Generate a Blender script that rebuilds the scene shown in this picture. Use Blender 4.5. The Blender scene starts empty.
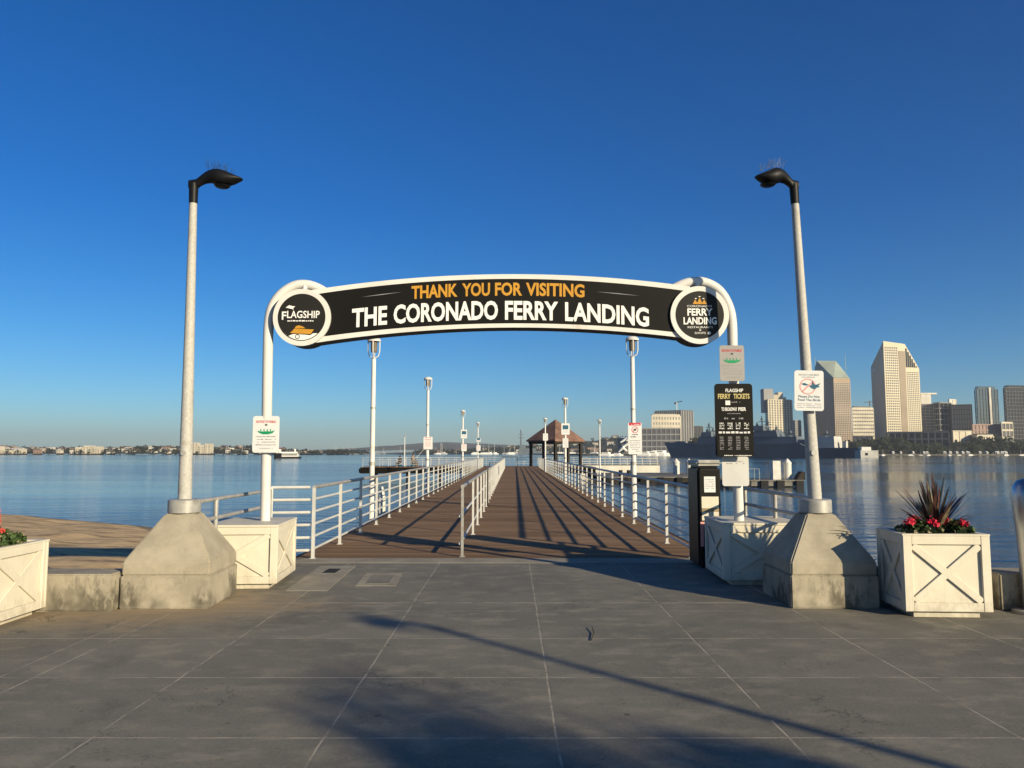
import bpy, bmesh, math, random
from mathutils import Vector, Matrix
R = math.radians
random.seed(7)
scene = bpy.context.scene
COL = scene.collection
F = 770.0
PITCH = R(5.12)
CA, SA = math.cos(PITCH), math.sin(PITCH)
EYE = 1.6
SUN_AZ = 43.0      # degrees to the right of straight behind the camera
SUN_EL = 16.1

# ---------------------------------------------------------------- camera
cd = bpy.data.cameras.new('camera'); cam = bpy.data.objects.new('camera', cd); COL.objects.link(cam)
cam.location = (0, 0, EYE); cam.rotation_euler = (math.pi/2 + PITCH, 0, 0)
cd.sensor_width = 36; cd.lens = 36*F/1024; cd.clip_start = .05; cd.clip_end = 40000
scene.camera = cam
# ---------------------------------------------------------------- world + sun
w = bpy.data.worlds.new('World'); scene.world = w; w.use_nodes = True
nt = w.node_tree; nt.nodes.clear()
out = nt.nodes.new('ShaderNodeOutputWorld'); bg = nt.nodes.new('ShaderNodeBackground')
sky = nt.nodes.new('ShaderNodeTexSky'); sky.sky_type = 'NISHITA'; sky.sun_disc = False
sky.sun_elevation = R(SUN_EL); sky.sun_rotation = R(180 - SUN_AZ)
sky.air_density = .8; sky.dust_density = .5; sky.ozone_density = 4.2
hs = nt.nodes.new('ShaderNodeHueSaturation'); hs.inputs['Saturation'].default_value = 1.22
nt.links.new(sky.outputs[0], hs.inputs['Color']); tint = nt.nodes.new('ShaderNodeMix'); tint.data_type = 'RGBA'; tint.blend_type = 'MULTIPLY'; tint.inputs[0].default_value = 1; 
tc = nt.nodes.new('ShaderNodeTexCoord'); sx_ = nt.nodes.new('ShaderNodeSeparateXYZ'); rm = nt.nodes.new('ShaderNodeValToRGB')
nt.links.new(tc.outputs['Generated'], sx_.inputs[0]); nt.links.new(sx_.outputs[2], rm.inputs[0]); nt.links.new(rm.outputs[0], tint.inputs[7])
el = rm.color_ramp.elements; el[0].position = .0; el[0].color = (1.12, 1.18, 1.10, 1); el[1].position = .30; el[1].color = (.42, 1.0, 1.28, 1)
e2 = rm.color_ramp.elements.new(.06); e2.color = (.98, 1.20, 1.22, 1)

nt.links.new(hs.outputs[0], tint.inputs[6]); nt.links.new(tint.outputs[2], bg.inputs[0]); nt.links.new(bg.outputs[0], out.inputs[0])
bg.inputs[1].default_value = .062
sd = bpy.data.lights.new('sun', 'SUN'); sun = bpy.data.objects.new('sun', sd); COL.objects.link(sun)
sd.energy = 5.0; sd.angle = R(.53); sd.color = (1, .84, .57)
SDIR = Vector((math.sin(R(SUN_AZ))*math.cos(R(SUN_EL)), -math.cos(R(SUN_AZ))*math.cos(R(SUN_EL)), math.sin(R(SUN_EL))))
sun.rotation_euler = SDIR.to_track_quat('Z', 'Y').to_euler(); sun.location = (20, -20, 20)
vs = scene.view_settings; vs.view_transform = 'Standard'; vs.look = 'None'; vs.gamma = 1; vs.exposure = 0.6
vs.use_curve_mapping = False
scene.cycles.max_bounces = 6
scene.cycles.volume_bounces = 0

# ---------------------------------------------------------------- measuring helpers
def P(px, py, Y):
    """world (x, z) of the photo point px,py at distance Y"""
    u, v = px-512, py-384
    t = Y/(F*CA + v*SA)
    return (u*t, EYE + (F*SA - v*CA)*t)
def G(px, py, z=0.0):
    u, v = px-512, py-384
    s = (z-EYE)/(F*SA - v*CA)
    return (u*s, (F*CA + v*SA)*s)

# ---------------------------------------------------------------- materials
def new_mat(name):
    m = bpy.data.materials.new(name); m.use_nodes = True
    n = m.node_tree; b = n.nodes['Principled BSDF']
    return m, n, b
def mth(n, op, a, b=None, c=None):
    k = n.nodes.new('ShaderNodeMath'); k.operation = op
    for i, val in enumerate((a, b, c)):
        if val is None: continue
        if isinstance(val, (int, float)): k.inputs[i].default_value = val
        else: n.links.new(val, k.inputs[i])
    return k.outputs[0]
def mixc(n, fac, a, b):
    k = n.nodes.new('ShaderNodeMix'); k.data_type = 'RGBA'
    if isinstance(fac, (int, float)): k.inputs[0].default_value = fac
    else: n.links.new(fac, k.inputs[0])
    for s, val in ((6, a), (7, b)):
        if isinstance(val, tuple): k.inputs[s].default_value = (*val[:3], 1)
        else: n.links.new(val, k.inputs[s])
    return k.outputs[2]
def noise(n, vec, scale, detail=4, rough=.55):
    k = n.nodes.new('ShaderNodeTexNoise'); k.inputs['Scale'].default_value = scale
    k.inputs['Detail'].default_value = detail; k.inputs['Roughness'].default_value = rough
    if vec is not None: n.links.new(vec, k.inputs['Vector'])
    return k.outputs[0]
def ramp(n, fac, lo, hi):
    k = n.nodes.new('ShaderNodeMapRange'); k.inputs[1].default_value = lo; k.inputs[2].default_value = hi
    k.interpolation_type = 'SMOOTHSTEP'
    n.links.new(fac, k.inputs[0]); return k.outputs[0]
def geo_pos(n):
    return n.nodes.new('ShaderNodeNewGeometry').outputs['Position']
def scaled(n, vec, s):
    k = n.nodes.new('ShaderNodeMapping'); k.inputs['Scale'].default_value = s
    n.links.new(vec, k.inputs[0]); return k.outputs[0]
def bump(n, b, h, strength, dist=.01):
    k = n.nodes.new('ShaderNodeBump'); k.inputs['Strength'].default_value = strength; k.inputs['Distance'].default_value = dist
    n.links.new(h, k.inputs['Height']); n.links.new(k.outputs[0], b.inputs['Normal'])
AL = .80
def M(name, c, rough=.6, var=.15, scale=6, metal=0, bmp=0.0, c2=None, thr=None, spec=.25, thr_scale=None):
    """plain material whose colour wanders a little, optional second colour in blotches"""
    m, n, b = new_mat(name)
    if name not in ('white_vinyl', 'sign_sheet', 'brushed_steel'): c = tuple(x*AL for x in c); c2 = tuple(x*AL for x in c2) if c2 else None
    pos = geo_pos(n)
    a = tuple(max(0, x*(1-var)) for x in c); d = tuple(min(1, x*(1+var)) for x in c)
    nz = noise(n, pos, scale)
    col = mixc(n, ramp(n, nz, .3, .7), a, d)
    if c2 is not None:
        n2 = noise(n, pos, thr_scale or scale*.6, 6, .65)
        col = mixc(n, ramp(n, n2, thr[0], thr[1]), col, c2)
    n.links.new(col, b.inputs['Base Color'])
    b.inputs['Roughness'].default_value = rough; b.inputs['Metallic'].default_value = metal
    b.inputs['Specular IOR Level'].default_value = spec
    if bmp: bump(n, b, noise(n, pos, scale*8, 5), bmp)
    return m

MT = {}
MT['white'] = M('white_paint', (.76, .745, .70), .45, .05, 3, c2=(.5, .43, .32), thr=(.60, .8))
MT['rail'] = M('rail_paint', (.60, .60, .575), .45, .08, 5, c2=(.36, .32, .26), thr=(.6, .75))
MT['crate'] = M('cream_paint', (.73, .68, .555), .55, .06, 4, bmp=.12, c2=(.42, .34, .23), thr=(.56, .82), thr_scale=7)
def crate_mat():
    m, n, b = new_mat('crate_paint')
    pos = geo_pos(n); sp = n.nodes.new('ShaderNodeSeparateXYZ'); n.links.new(pos, sp.inputs[0])
    col = mixc(n, ramp(n, noise(n, pos, 3, 5), .3, .7), (.55, .51, .41), (.61, .57, .46))
    grain = noise(n, scaled(n, pos, (28, 28, 3)), 1.0, 4, .6)
    col = mixc(n, mth(n, 'MULTIPLY', ramp(n, grain, .5, .8), .35), col, (.45, .40, .30))
    g = mth(n, 'SUBTRACT', noise(n, scaled(n, pos, (7, 7, 4)), 1.0, 7, .75), mth(n, 'MULTIPLY', sp.outputs[2], .9))
    col = mixc(n, mth(n, 'MULTIPLY', ramp(n, g, .30, .55), .4), col, (.24, .19, .13))
    chip = ramp(n, noise(n, pos, 16, 8, .8), .66, .70)
    col = mixc(n, mth(n, 'MULTIPLY', chip, .7), col, (.24, .19, .13))
    n.links.new(col, b.inputs['Base Color']); b.inputs['Roughness'].default_value = .55; b.inputs['Specular IOR Level'].default_value = .25
    bump(n, b, grain, .25, .004)
    return m
MT['crate'] = crate_mat()
MT['galv'] = M('galvanised', (.42, .41, .38), .45, .18, 9, metal=.25, c2=(.27, .25, .22), thr=(.55, .75))
MT['black'] = M('black_plastic', (.009, .009, .010), .4, .2, 8, spec=.25)
MT['signblack'] = M('sign_black', (.010, .0095, .0085), .55, .1, 1.5, spec=.12)
MT['discdark'] = M('disc_dark', (.022, .021, .019), .55, .1, 2, spec=.15)
MT['gold'] = M('gold_vinyl', (.60, .30, .035), .5, .05, 3)
MT['vinyl'] = M('white_vinyl', (.72, .72, .69), .5, .03, 3)
MT['edgeshade'] = M('sign_return_shade', (.05, .048, .045), .6, .15, 3, spec=.2)  # dark grey paints the shade of the underside onto the sign sides
MT['lamphead'] = M('lamp_black', (.008, .008, .009), .5, .2, 8, spec=.2)
MT['signwhite'] = M('sign_sheet', (.60, .605, .60), .4, .03, 5)
MT['red'] = M('red_print', (.55, .03, .05), .5, .05, 8)
MT['green'] = M('green_print', (.01, .3, .13), .5, .05, 8)
MT['greyprint'] = M('grey_print', (.30, .30, .32), .6, .05, 8)
MT['darkprint'] = M('dark_print', (.04, .04, .05), .6, .05, 8)
MT['blueprint'] = M('blue_print', (.03, .12, .2), .6, .05, 8)
MT['pinkprint'] = M('pink_print', (.75, .35, .33), .6, .05, 8)
MT['steel'] = M('brushed_steel', (.42, .43, .46), .34, .08, 10, metal=1)
MT['wood_dark'] = M('dark_timber', (.03, .026, .022), .8, .3, 3)
MT['leaf'] = M('leaf_green', (.05, .085, .025), .6, .5, 20)
MT['leaf_dry'] = M('leaf_dry', (.30, .24, .14), .6, .3, 20)
MT['cordy'] = M('cordyline_leaf', (.075, .035, .03), .45, .5, 12)
MT['flower'] = M('flower_red', (.62, .015, .05), .5, .2, 30)
MT['coral'] = M('flower_coral', (.6, .08, .05), .5, .2, 30)
MT['soil'] = M('soil', (.06, .045, .03), .95, .3, 12)
MT['bark'] = M('bark', (.12, .09, .065), .9, .3, 6)
MT['cap'] = M('lantern_cap', (.75, .74, .7), .4, .05, 3)
MT['glass_lamp'] = M('lantern_glass', (.18, .15, .11), .2, .2, 6)
MT['tile'] = M('roof_shingle', (.23, .135, .10), .8, .25, 1.5, c2=(.14, .08, .062), thr=(.5, .7))
MT['signhalfshade'] = M('half_shaded_sheet', (.64, .64, .62), .5, .05, 5); MT['signshade'] = M('shaded_sheet', (.36, .35, .34), .6, .05, 5)  # two white sheets greyed: their shade is put into the colour
MT['skin'] = M('skin', (.4, .24, .17), .6, .05, 5)

def concrete(name, c, stain=True, low=.5):
    m, n, b = new_mat(name)
    pos = geo_pos(n)
    n1 = noise(n, pos, 2.5, 6, .65); n2 = noise(n, pos, 14, 5, .6)
    col = mixc(n, ramp(n, n1, .3, .7), tuple(x*.78 for x in c), tuple(x*1.12 for x in c))
    col = mixc(n, mth(n, 'MULTIPLY', ramp(n, n2, .5, .8), .35), col, tuple(x*.55 for x in c))
    if stain:   # mildew blotches, confined to the damp foot of the block
        sp = n.nodes.new('ShaderNodeSeparateXYZ'); n.links.new(pos, sp.inputs[0])
        n3 = noise(n, scaled(n, pos, (9, 9, 3.2)), 1.0, 7, .75)
        lift = mth(n, 'MULTIPLY', sp.outputs[2], .55/low)
        st = mth(n, 'MULTIPLY', ramp(n, mth(n, 'SUBTRACT', n3, lift), .25, .45), ramp(n, noise(n, pos, 2.2, 3), .38, .6))
        col = mixc(n, mth(n, 'MULTIPLY', st, .8), col, (.055, .05, .038))
    n.links.new(col, b.inputs['Base Color']); b.inputs['Roughness'].default_value = .85; b.inputs['Specular IOR Level'].default_value = .15
    bump(n, b, noise(n, pos, 60, 4), .35, .004)
    return m
MT['concrete'] = concrete('cast_concrete', (.33, .295, .225), low=.75)
MT['concrete_plain'] = concrete('bare_concrete', (.29, .265, .21), False)

def ground_mat():
    m, n, b = new_mat('plaza_paving')
    pos = geo_pos(n); sp = n.nodes.new('ShaderNodeSeparateXYZ'); n.links.new(pos, sp.inputs[0])
    X, Y = sp.outputs[0], sp.outputs[1]
    wob = mth(n, 'MULTIPLY', mth(n, 'SUBTRACT', noise(n, pos, 3, 3), .5), .02)
    def line(v, period, off, w0):
        t = mth(n, 'DIVIDE', mth(n, 'SUBTRACT', mth(n, 'ADD', v, wob), off), period)
        fr = mth(n, 'ABSOLUTE', mth(n, 'SUBTRACT', t, mth(n, 'ROUND', t)))
        return mth(n, 'MULTIPLY', fr, period), mth(n, 'ROUND', mth(n, 'ADD', t, .5))
    dx, ix = line(X, 1.31, .254, 0); dy, iy = line(Y, 1.17, 4.50, 0)
    jx = mth(n, 'SUBTRACT', 1.0, ramp(n, dx, .003, .011)); jy = mth(n, 'SUBTRACT', 1.0, ramp(n, dy, .004, .013))
    d3 = mth(n, 'ABSOLUTE', mth(n, 'SUBTRACT', mth(n, 'ADD', Y, wob), 8.43)); j3 = mth(n, 'SUBTRACT', 1.0, ramp(n, d3, .01, .03))
    near = mth(n, 'LESS_THAN', Y, 8.2)
    jy = mth(n, 'MULTIPLY', jy, near)
    d4 = mth(n, 'ABSOLUTE', mth(n, 'SUBTRACT', mth(n, 'ADD', X, wob), -3.42)); j4 = mth(n, 'SUBTRACT', 1.0, ramp(n, d4, .004, .012))
    joint = mth(n, 'MAXIMUM', mth(n, 'MAXIMUM', jx, jy), mth(n, 'MAXIMUM', j3, j4))
    joint = mth(n, 'MULTIPLY', joint, ramp(n, noise(n, pos, 4, 5, .65), .34, .6))
    wn = n.nodes.new('ShaderNodeTexWhiteNoise'); cb = n.nodes.new('ShaderNodeCombineXYZ')
    n.links.new(ix, cb.inputs[0]); n.links.new(iy, cb.inputs[1]); n.links.new(cb.outputs[0], wn.inputs[0])
    big = noise(n, pos, .55, 4, .55); mid = noise(n, scaled(n, pos, (1, 1.6, 1)), 2.6, 6, .65); fine = noise(n, pos, 45, 5, .7)
    col = mixc(n, ramp(n, big, .3, .7), (.142, .135, .109), (.198, .187, .149))
    col = mixc(n, mth(n, 'MULTIPLY', ramp(n, mid, .46, .68), .75), col, (.275, .25, .19))
    col = mixc(n, mth(n, 'MULTIPLY', ramp(n, noise(n, pos, 1.7, 7, .72), .5, .72), .5), col, (.078, .074, .063))
    col = mixc(n, mth(n, 'MULTIPLY', wn.outputs[0], .25), col, (.12, .11, .095))
    col = mixc(n, mth(n, 'MULTIPLY', ramp(n, fine, .45, .8), .45), col, (.34, .30, .24))
    # wind-blown sand drifted along the left foot of the walls
    sx = mth(n, 'ADD', mth(n, 'ABSOLUTE', mth(n, 'SUBTRACT', Y, 8.3)), mth(n, 'MULTIPLY', mth(n, 'MAXIMUM', mth(n, 'ADD', X, 3.2), 0.0), .8))
    sand = ramp(n, mth(n, 'ADD', mth(n, 'MULTIPLY', sx, .5), mth(n, 'MULTIPLY', noise(n, pos, 3.5, 6, .7), 1.1)), 1.35, .62)
    col = mixc(n, mth(n, 'MULTIPLY', sand, .85), col, (.33, .25, .155))
    # hairline cracks and gum spots
    vc = n.nodes.new('ShaderNodeTexVoronoi'); vc.feature = 'DISTANCE_TO_EDGE'; vc.inputs['Scale'].default_value = .8
    wv = n.nodes.new('ShaderNodeVectorMath'); wv.operation = 'ADD'; n.links.new(pos, wv.inputs[0])
    cw = n.nodes.new('ShaderNodeCombineXYZ'); nw_ = mth(n, 'MULTIPLY', noise(n, pos, 2.2, 6, .7), 1.1); n.links.new(nw_, cw.inputs[0]); n.links.new(mth(n, 'MULTIPLY', noise(n, scaled(n, pos, (1.3, .8, 1)), 2.7, 6, .7), 1.1), cw.inputs[1])
    n.links.new(cw.outputs[0], wv.inputs[1]); n.links.new(wv.outputs[0], vc.inputs['Vector'])
    crack = mth(n, 'MULTIPLY', mth(n, 'SUBTRACT', 1.0, ramp(n, vc.outputs['Distance'], .0015, .006)), ramp(n, noise(n, pos, .7, 3), .52, .6))
    col = mixc(n, mth(n, 'MULTIPLY', crack, .75), col, (.04, .037, .032))
    vg = n.nodes.new('ShaderNodeTexVoronoi'); vg.inputs['Scale'].default_value = 7; n.links.new(pos, vg.inputs['Vector'])
    gum = mth(n, 'MULTIPLY', mth(n, 'SUBTRACT', 1.0, ramp(n, vg.outputs['Distance'], .05, .13)), mth(n, 'GREATER_THAN', noise(n, pos, 9, 1), .56))
    col = mixc(n, mth(n, 'MULTIPLY', gum, .6), col, (.07, .066, .058))
    # dark spots
    vo = n.nodes.new('ShaderNodeTexVoronoi'); vo.inputs['Scale'].default_value = 1.9; n.links.new(pos, vo.inputs['Vector'])
    spot = mth(n, 'SUBTRACT', 1.0, ramp(n, mth(n, 'ADD', vo.outputs['Distance'], mth(n, 'MULTIPLY', mid, .05)), .045, .075))
    col = mixc(n, mth(n, 'MULTIPLY', spot, .6), col, (.04, .038, .035))
    col = mixc(n, mth(n, 'MULTIPLY', joint, .75), col, (.42, .37, .29))
    n.links.new(col, b.inputs['Base Color']); b.inputs['Roughness'].default_value = .8; b.inputs['Specular IOR Level'].default_value = .2
    h = mth(n, 'SUBTRACT', mth(n, 'MULTIPLY', fine, .6), mth(n, 'MULTIPLY', joint, .6))
    bump(n, b, mth(n, 'ADD', h, mid), .45, .006)
    return m
MT['paving'] = ground_mat()

def deck_mat():
    m, n, b = new_mat('deck_boards')
    pos = geo_pos(n); sp = n.nodes.new('ShaderNodeSeparateXYZ'); n.links.new(pos, sp.inputs[0])
    t = mth(n, 'DIVIDE', sp.outputs[1], .19)
    fl = mth(n, 'FLOOR', t); fr = mth(n, 'FRACT', t)
    gap = mth(n, 'MAXIMUM', ramp(n, fr, .07, .03), ramp(n, fr, .93, .97))
    wn = n.nodes.new('ShaderNodeTexWhiteNoise'); wn.noise_dimensions = '1D'; n.links.new(fl, wn.inputs['W'])
    col = mixc(n, wn.outputs[0], (.175, .105, .055), (.31, .20, .115))
    col = mixc(n, mth(n, 'MULTIPLY', ramp(n, noise(n, scaled(n, pos, (1, 14, 1)), 1.2, 5, .6), .4, .7), .5), col, (.23, .155, .10))
    col = mixc(n, mth(n, 'MULTIPLY', ramp(n, noise(n, pos, .5, 4), .5, .75), .4), col, (.095, .062, .04))
    col = mixc(n, gap, col, (.012, .009, .007))
    n.links.new(col, b.inputs['Base Color']); b.inputs['Roughness'].default_value = .85; b.inputs['Specular IOR Level'].default_value = .1
    bump(n, b, mth(n, 'SUBTRACT', 1.0, gap), .8, .01)
    return m
MT['deck'] = deck_mat()

def sand_mat():
    m, n, b = new_mat('beach_sand')
    pos = geo_pos(n)
    a = noise(n, scaled(n, pos, (.5, 1.6, 1)), .9, 6, .65)
    sp = n.nodes.new('ShaderNodeSeparateXYZ'); n.links.new(pos, sp.inputs[0])
    col = mixc(n, ramp(n, a, .3, .75), (.64, .47, .265), (.47, .335, .185))
    kelp = ramp(n, noise(n, scaled(n, pos, (.35, 1.3, 1)), 1.6, 8, .75), .50, .58)
    col = mixc(n, mth(n, 'MULTIPLY', kelp, .6), col, (.13, .095, .06))
    wet = ramp(n, sp.outputs[2], -1.40, -1.52)
    col = mixc(n, mth(n, 'MULTIPLY', wet, .7), col, (.10, .08, .06))
    n.links.new(col, b.inputs['Base Color']); b.inputs['Roughness'].default_value = .9; b.inputs['Specular IOR Level'].default_value = .1
    bump(n, b, noise(n, scaled(n, pos, (1, 1.8, 1)), 3, 8, .75), 1.0, .05)
    return m
MT['sand'] = sand_mat()

def water_mat():
    m, n, b = new_mat('bay_water')
    pos = geo_pos(n)
    b.inputs['Base Color'].default_value = (.012, .045, .085, 1)
    b.inputs['Roughness'].default_value = .07; b.inputs['IOR'].default_value = 1.33
    w1 = noise(n, scaled(n, pos, (.35, 1.1, 1)), 1.0, 5, .6)
    w2 = noise(n, scaled(n, pos, (.02, .09, 1)), 1.0, 4, .6)
    h = mth(n, 'ADD', w1, mth(n, 'MULTIPLY', w2, 3.5))
    # patches of rippled and of smoother water
    patch = ramp(n, noise(n, scaled(n, pos, (.004, .02, 1)), 1.0, 4, .6), .35, .65)
    k = n.nodes.new('ShaderNodeBump'); k.inputs['Distance'].default_value = .2
    n.links.new(mth(n, 'ADD', .12, mth(n, 'MULTIPLY', patch, .6)), k.inputs['Strength'])
    n.links.new(h, k.inputs['Height']); n.links.new(k.outputs[0], b.inputs['Normal'])
    return m
MT['water'] = water_mat()

# ---------------------------------------------------------------- mesh helpers
class MB:
    def __init__(s): s.v = []; s.f = []; s.s = []
    def add(s, vs, fs, smooth=False, mat=None):
        o = len(s.v)
        for p in vs:
            p = Vector(p)
            s.v.append(tuple(mat @ p if mat is not None else p))
        for q in fs: s.f.append(tuple(i+o for i in q)); s.s.append(smooth)
        return s
    def box(s, c, d, rz=0.0, mat=None):
        x, y, z = (k/2 for k in d)
        vs = [(-x,-y,-z),(x,-y,-z),(x,y,-z),(-x,y,-z),(-x,-y,z),(x,-y,z),(x,y,z),(-x,y,z)]
        m = Matrix.Translation(c) @ Matrix.Rotation(rz, 4, 'Z')
        if mat is not None: m = mat @ m
        return s.add(vs, [(0,3,2,1),(4,5,6,7),(0,1,5,4),(1,2,6,5),(2,3,7,6),(3,0,4,7)], False, m)
    def bb(s, x0, x1, y0, y1, z0, z1):
        return s.box(((x0+x1)/2, (y0+y1)/2, (z0+z1)/2), (x1-x0, y1-y0, z1-z0))
    def bar(s, p, q, w_, h_, up=(0,0,1)):
        p, q = Vector(p), Vector(q); d = q-p; L = d.length; d.normalize(); up = Vector(up)
        side = d.cross(up)
        if side.length < 1e-5: side = Vector((1,0,0))
        side.normalize(); u = side.cross(d)
        m = Matrix((side, d, u)).transposed().to_4x4(); m.translation = (p+q)/2
        return s.box((0,0,0), (w_, L, h_), 0, m)
    def tube(s, pts, r, n=12, cap=True, smooth=True):
        pts = [Vector(p) for p in pts]; rs = r if isinstance(r, (list, tuple)) else [r]*len(pts)
        vs = []; fs = []; prev = None
        for i, p in enumerate(pts):
            t = (pts[min(i+1, len(pts)-1)] - pts[max(i-1, 0)]).normalized()
            if prev is None:
                a = Vector((0,1,0)) if abs(t.y) < .9 else Vector((1,0,0))
                u = t.cross(a).normalized()
            else: u = (prev - t*prev.dot(t)).normalized()
            prev = u; v = t.cross(u)
            for k in range(n):
                a = 2*math.pi*k/n; vs.append(p + (u*math.cos(a) + v*math.sin(a))*rs[i])
        for i in range(len(pts)-1):
            for k in range(n):
                fs.append((i*n+k, i*n+(k+1)%n, (i+1)*n+(k+1)%n, (i+1)*n+k))
        s.add(vs, fs, smooth)
        if cap:
            s.add(vs[:n], [tuple(range(n-1, -1, -1))]); s.add(vs[-n:], [tuple(range(n))])
        return s
    def lathe(s, prof, c=(0,0,0), n=20, smooth=True):
        vs = []; fs = []
        for r, z in prof:
            for k in range(n):
                a = 2*math.pi*k/n; vs.append((c[0]+r*math.cos(a), c[1]+r*math.sin(a), c[2]+z))
        for i in range(len(prof)-1):
            for k in range(n): fs.append((i*n+k, i*n+(k+1)%n, (i+1)*n+(k+1)%n, (i+1)*n+k))
        fs.append(tuple(range(n-1, -1, -1))); m = (len(prof)-1)*n; fs.append(tuple(range(m, m+n)))
        s.add(vs, fs[:-2], smooth)
        s.add(vs[:n], [tuple(range(n-1,-1,-1))]); s.add(vs[-n:], [tuple(range(n))])
        return s
    def prism_y(s, poly, y0, y1):     # poly of (x, z)
        n = len(poly); vs = [(x, y0, z) for x, z in poly] + [(x, y1, z) for x, z in poly]
        return s.add(vs, [tuple(range(n)), tuple(range(2*n-1, n-1, -1))] + [(i, n+i, n+(i+1)%n, (i+1)%n) for i in range(n)])
    def prism_z(s, poly, z0, z1):
        n = len(poly); vs = [(x, y, z0) for x, y in poly] + [(x, y, z1) for x, y in poly]
        return s.add(vs, [tuple(range(n-1,-1,-1)), tuple(range(n, 2*n))] + [(i, (i+1)%n, n+(i+1)%n, n+i) for i in range(n)])
    def ball(s, c, r, n=8, sq=(1,1,1)):
        prof = [(math.sin(math.pi*i/n)*r+1e-4, -math.cos(math.pi*i/n)*r) for i in range(n+1)]
        o = len(s.v); s.lathe(prof, (0,0,0), n+2)
        for i in range(o, len(s.v)):
            x, y, z = s.v[i]; s.v[i] = (c[0]+x*sq[0], c[1]+y*sq[1], c[2]+z*sq[2])
        return s
    def build(s, name, mat, parent=None, bevel=0, seg=2, loc=None, rz=0.0, fix=True, weld=False):
        me = bpy.data.meshes.new(name); me.from_pydata(s.v, [], s.f)
        bm = bmesh.new(); bm.from_mesh(me)
        bm.faces.ensure_lookup_table()
        for i, f in enumerate(bm.faces): f.smooth = s.s[i]
        if weld or any(s.s): 
            bmesh.ops.remove_doubles(bm, verts=bm.verts, dist=1e-5)
        if fix: bmesh.ops.recalc_face_normals(bm, faces=bm.faces)
        if bevel: bmesh.ops.bevel(bm, geom=[e for e in bm.edges if e.is_manifold and e.calc_face_angle(0) > .5], offset=bevel, segments=seg, affect='EDGES', clamp_overlap=True)
        bm.to_mesh(me); bm.free()
        if any(s.s):
            try: me.set_sharp_from_angle(angle=R(40))
            except Exception: pass
        for mm in (mat if isinstance(mat, (list, tuple)) else [mat]): me.materials.append(MT[mm] if isinstance(mm, str) else mm)
        o = bpy.data.objects.new(name, me); COL.objects.link(o)
        if parent is not None: o.parent = parent
        if loc is not None: o.location = loc
        if rz: o.rotation_euler.z = rz
        return o
def tag(o, label=None, cat=None, group=None, kind=None):
    if label: o['label'] = label
    if cat: o['category'] = cat
    if group: o['group'] = group
    if kind: o['kind'] = kind
    return o
def thing(name, label, cat, loc=(0,0,0), rz=0.0, group=None):
    o = bpy.data.objects.new(name, None); COL.objects.link(o); o.location = loc; o.rotation_euler.z = rz
    o.empty_display_size = .2
    return tag(o, label, cat, group)
def copy_tree(o, parent=None, loc=None, rz=None, label=None):
    kids = [c for c in COL.objects if c.parent == o]
    c = o.copy(); COL.objects.link(c)
    if parent is not None: c.parent = parent
    if loc is not None: c.location = loc
    if rz is not None: c.rotation_euler.z = rz
    if label: c['label'] = label
    for k in kids: copy_tree(k, c)
    return c

_tc = {}
def text_geo(s, offset=0.0):
    """flat outline of a word: points with cap height 1, starting at x=0; returns verts, faces, width"""
    key = (s, offset)
    if key in _tc: return _tc[key]
    def raw(t):
        cu = bpy.data.curves.new('t', 'FONT'); cu.body = t; cu.size = 1; cu.offset = offset; cu.resolution_u = 3
        cu.fill_mode = 'FRONT' if False else 'BOTH'
        ob = bpy.data.objects.new('t', cu); COL.objects.link(ob)
        dg = bpy.context.evaluated_depsgraph_get(); dg.update()
        me = bpy.data.meshes.new_from_object(ob.evaluated_get(dg))
        vs = [v.co[:] for v in me.vertices]; fs = [tuple(p.vertices) for p in me.polygons]
        bpy.data.objects.remove(ob); bpy.data.curves.remove(cu); bpy.data.meshes.remove(me)
        return vs, fs
    hv, _ = raw('H'); y0 = min(v[1] for v in hv); y1 = max(v[1] for v in hv); H = y1-y0
    vs, fs = raw(s); x0 = min(v[0] for v in vs)
    vs = [((v[0]-x0)/H, (v[1]-y0)/H) for v in vs]
    W = max(v[0] for v in vs)
    # keep one side only
    _tc[key] = (vs, fs, W); return _tc[key]
def put_text(mb, s, x0, x1, base, cap, y, offset=.0, mapf=None, thick=0):
    vs, fs, W = text_geo(s, offset)
    sx = (x1-x0)/W
    out = []
    for vx, vy in vs:
        x = x0 + vx*sx; b = base(x) if callable(base) else base
        out.append((x, y, b + vy*cap))
    mb.add(out, fs)
def scribble(mb, x0, x1, z, h, y, rnd, density=.8):
    """illegible small print: a row of tiny uneven dashes"""
    x = x0
    while x < x1:
        w_ = h*rnd.uniform(.5, 2.2)
        if rnd.random() < density:
            mb.bb(x, min(x+w_, x1), y, y+.0006, z, z+h*rnd.uniform(.6, 1))
        x += w_ + h*.45

# ================================================================ SETTING
def struct(o): o['kind'] = 'structure'; return o
WZ = -1.6
YE = 11.95      # plaza ends, pier begins
# plaza: one slab with its seawall faces; runs far behind the camera
poly = [(-400,-400),(400,-400),(400,8.55),(3.75,8.55),(3.75,YE),(-3.75,YE),(-3.75,8.55),(-400,8.55)]
plaza = struct(MB().prism_z(poly, -3.2, 0).build('plaza_pavement', 'paving'))
strip = struct(MB().bb(-3.2, 3.1, 11.42, 11.93, -.02, .004).build('pavement_edge_strip', 'concrete_plain'))

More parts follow.
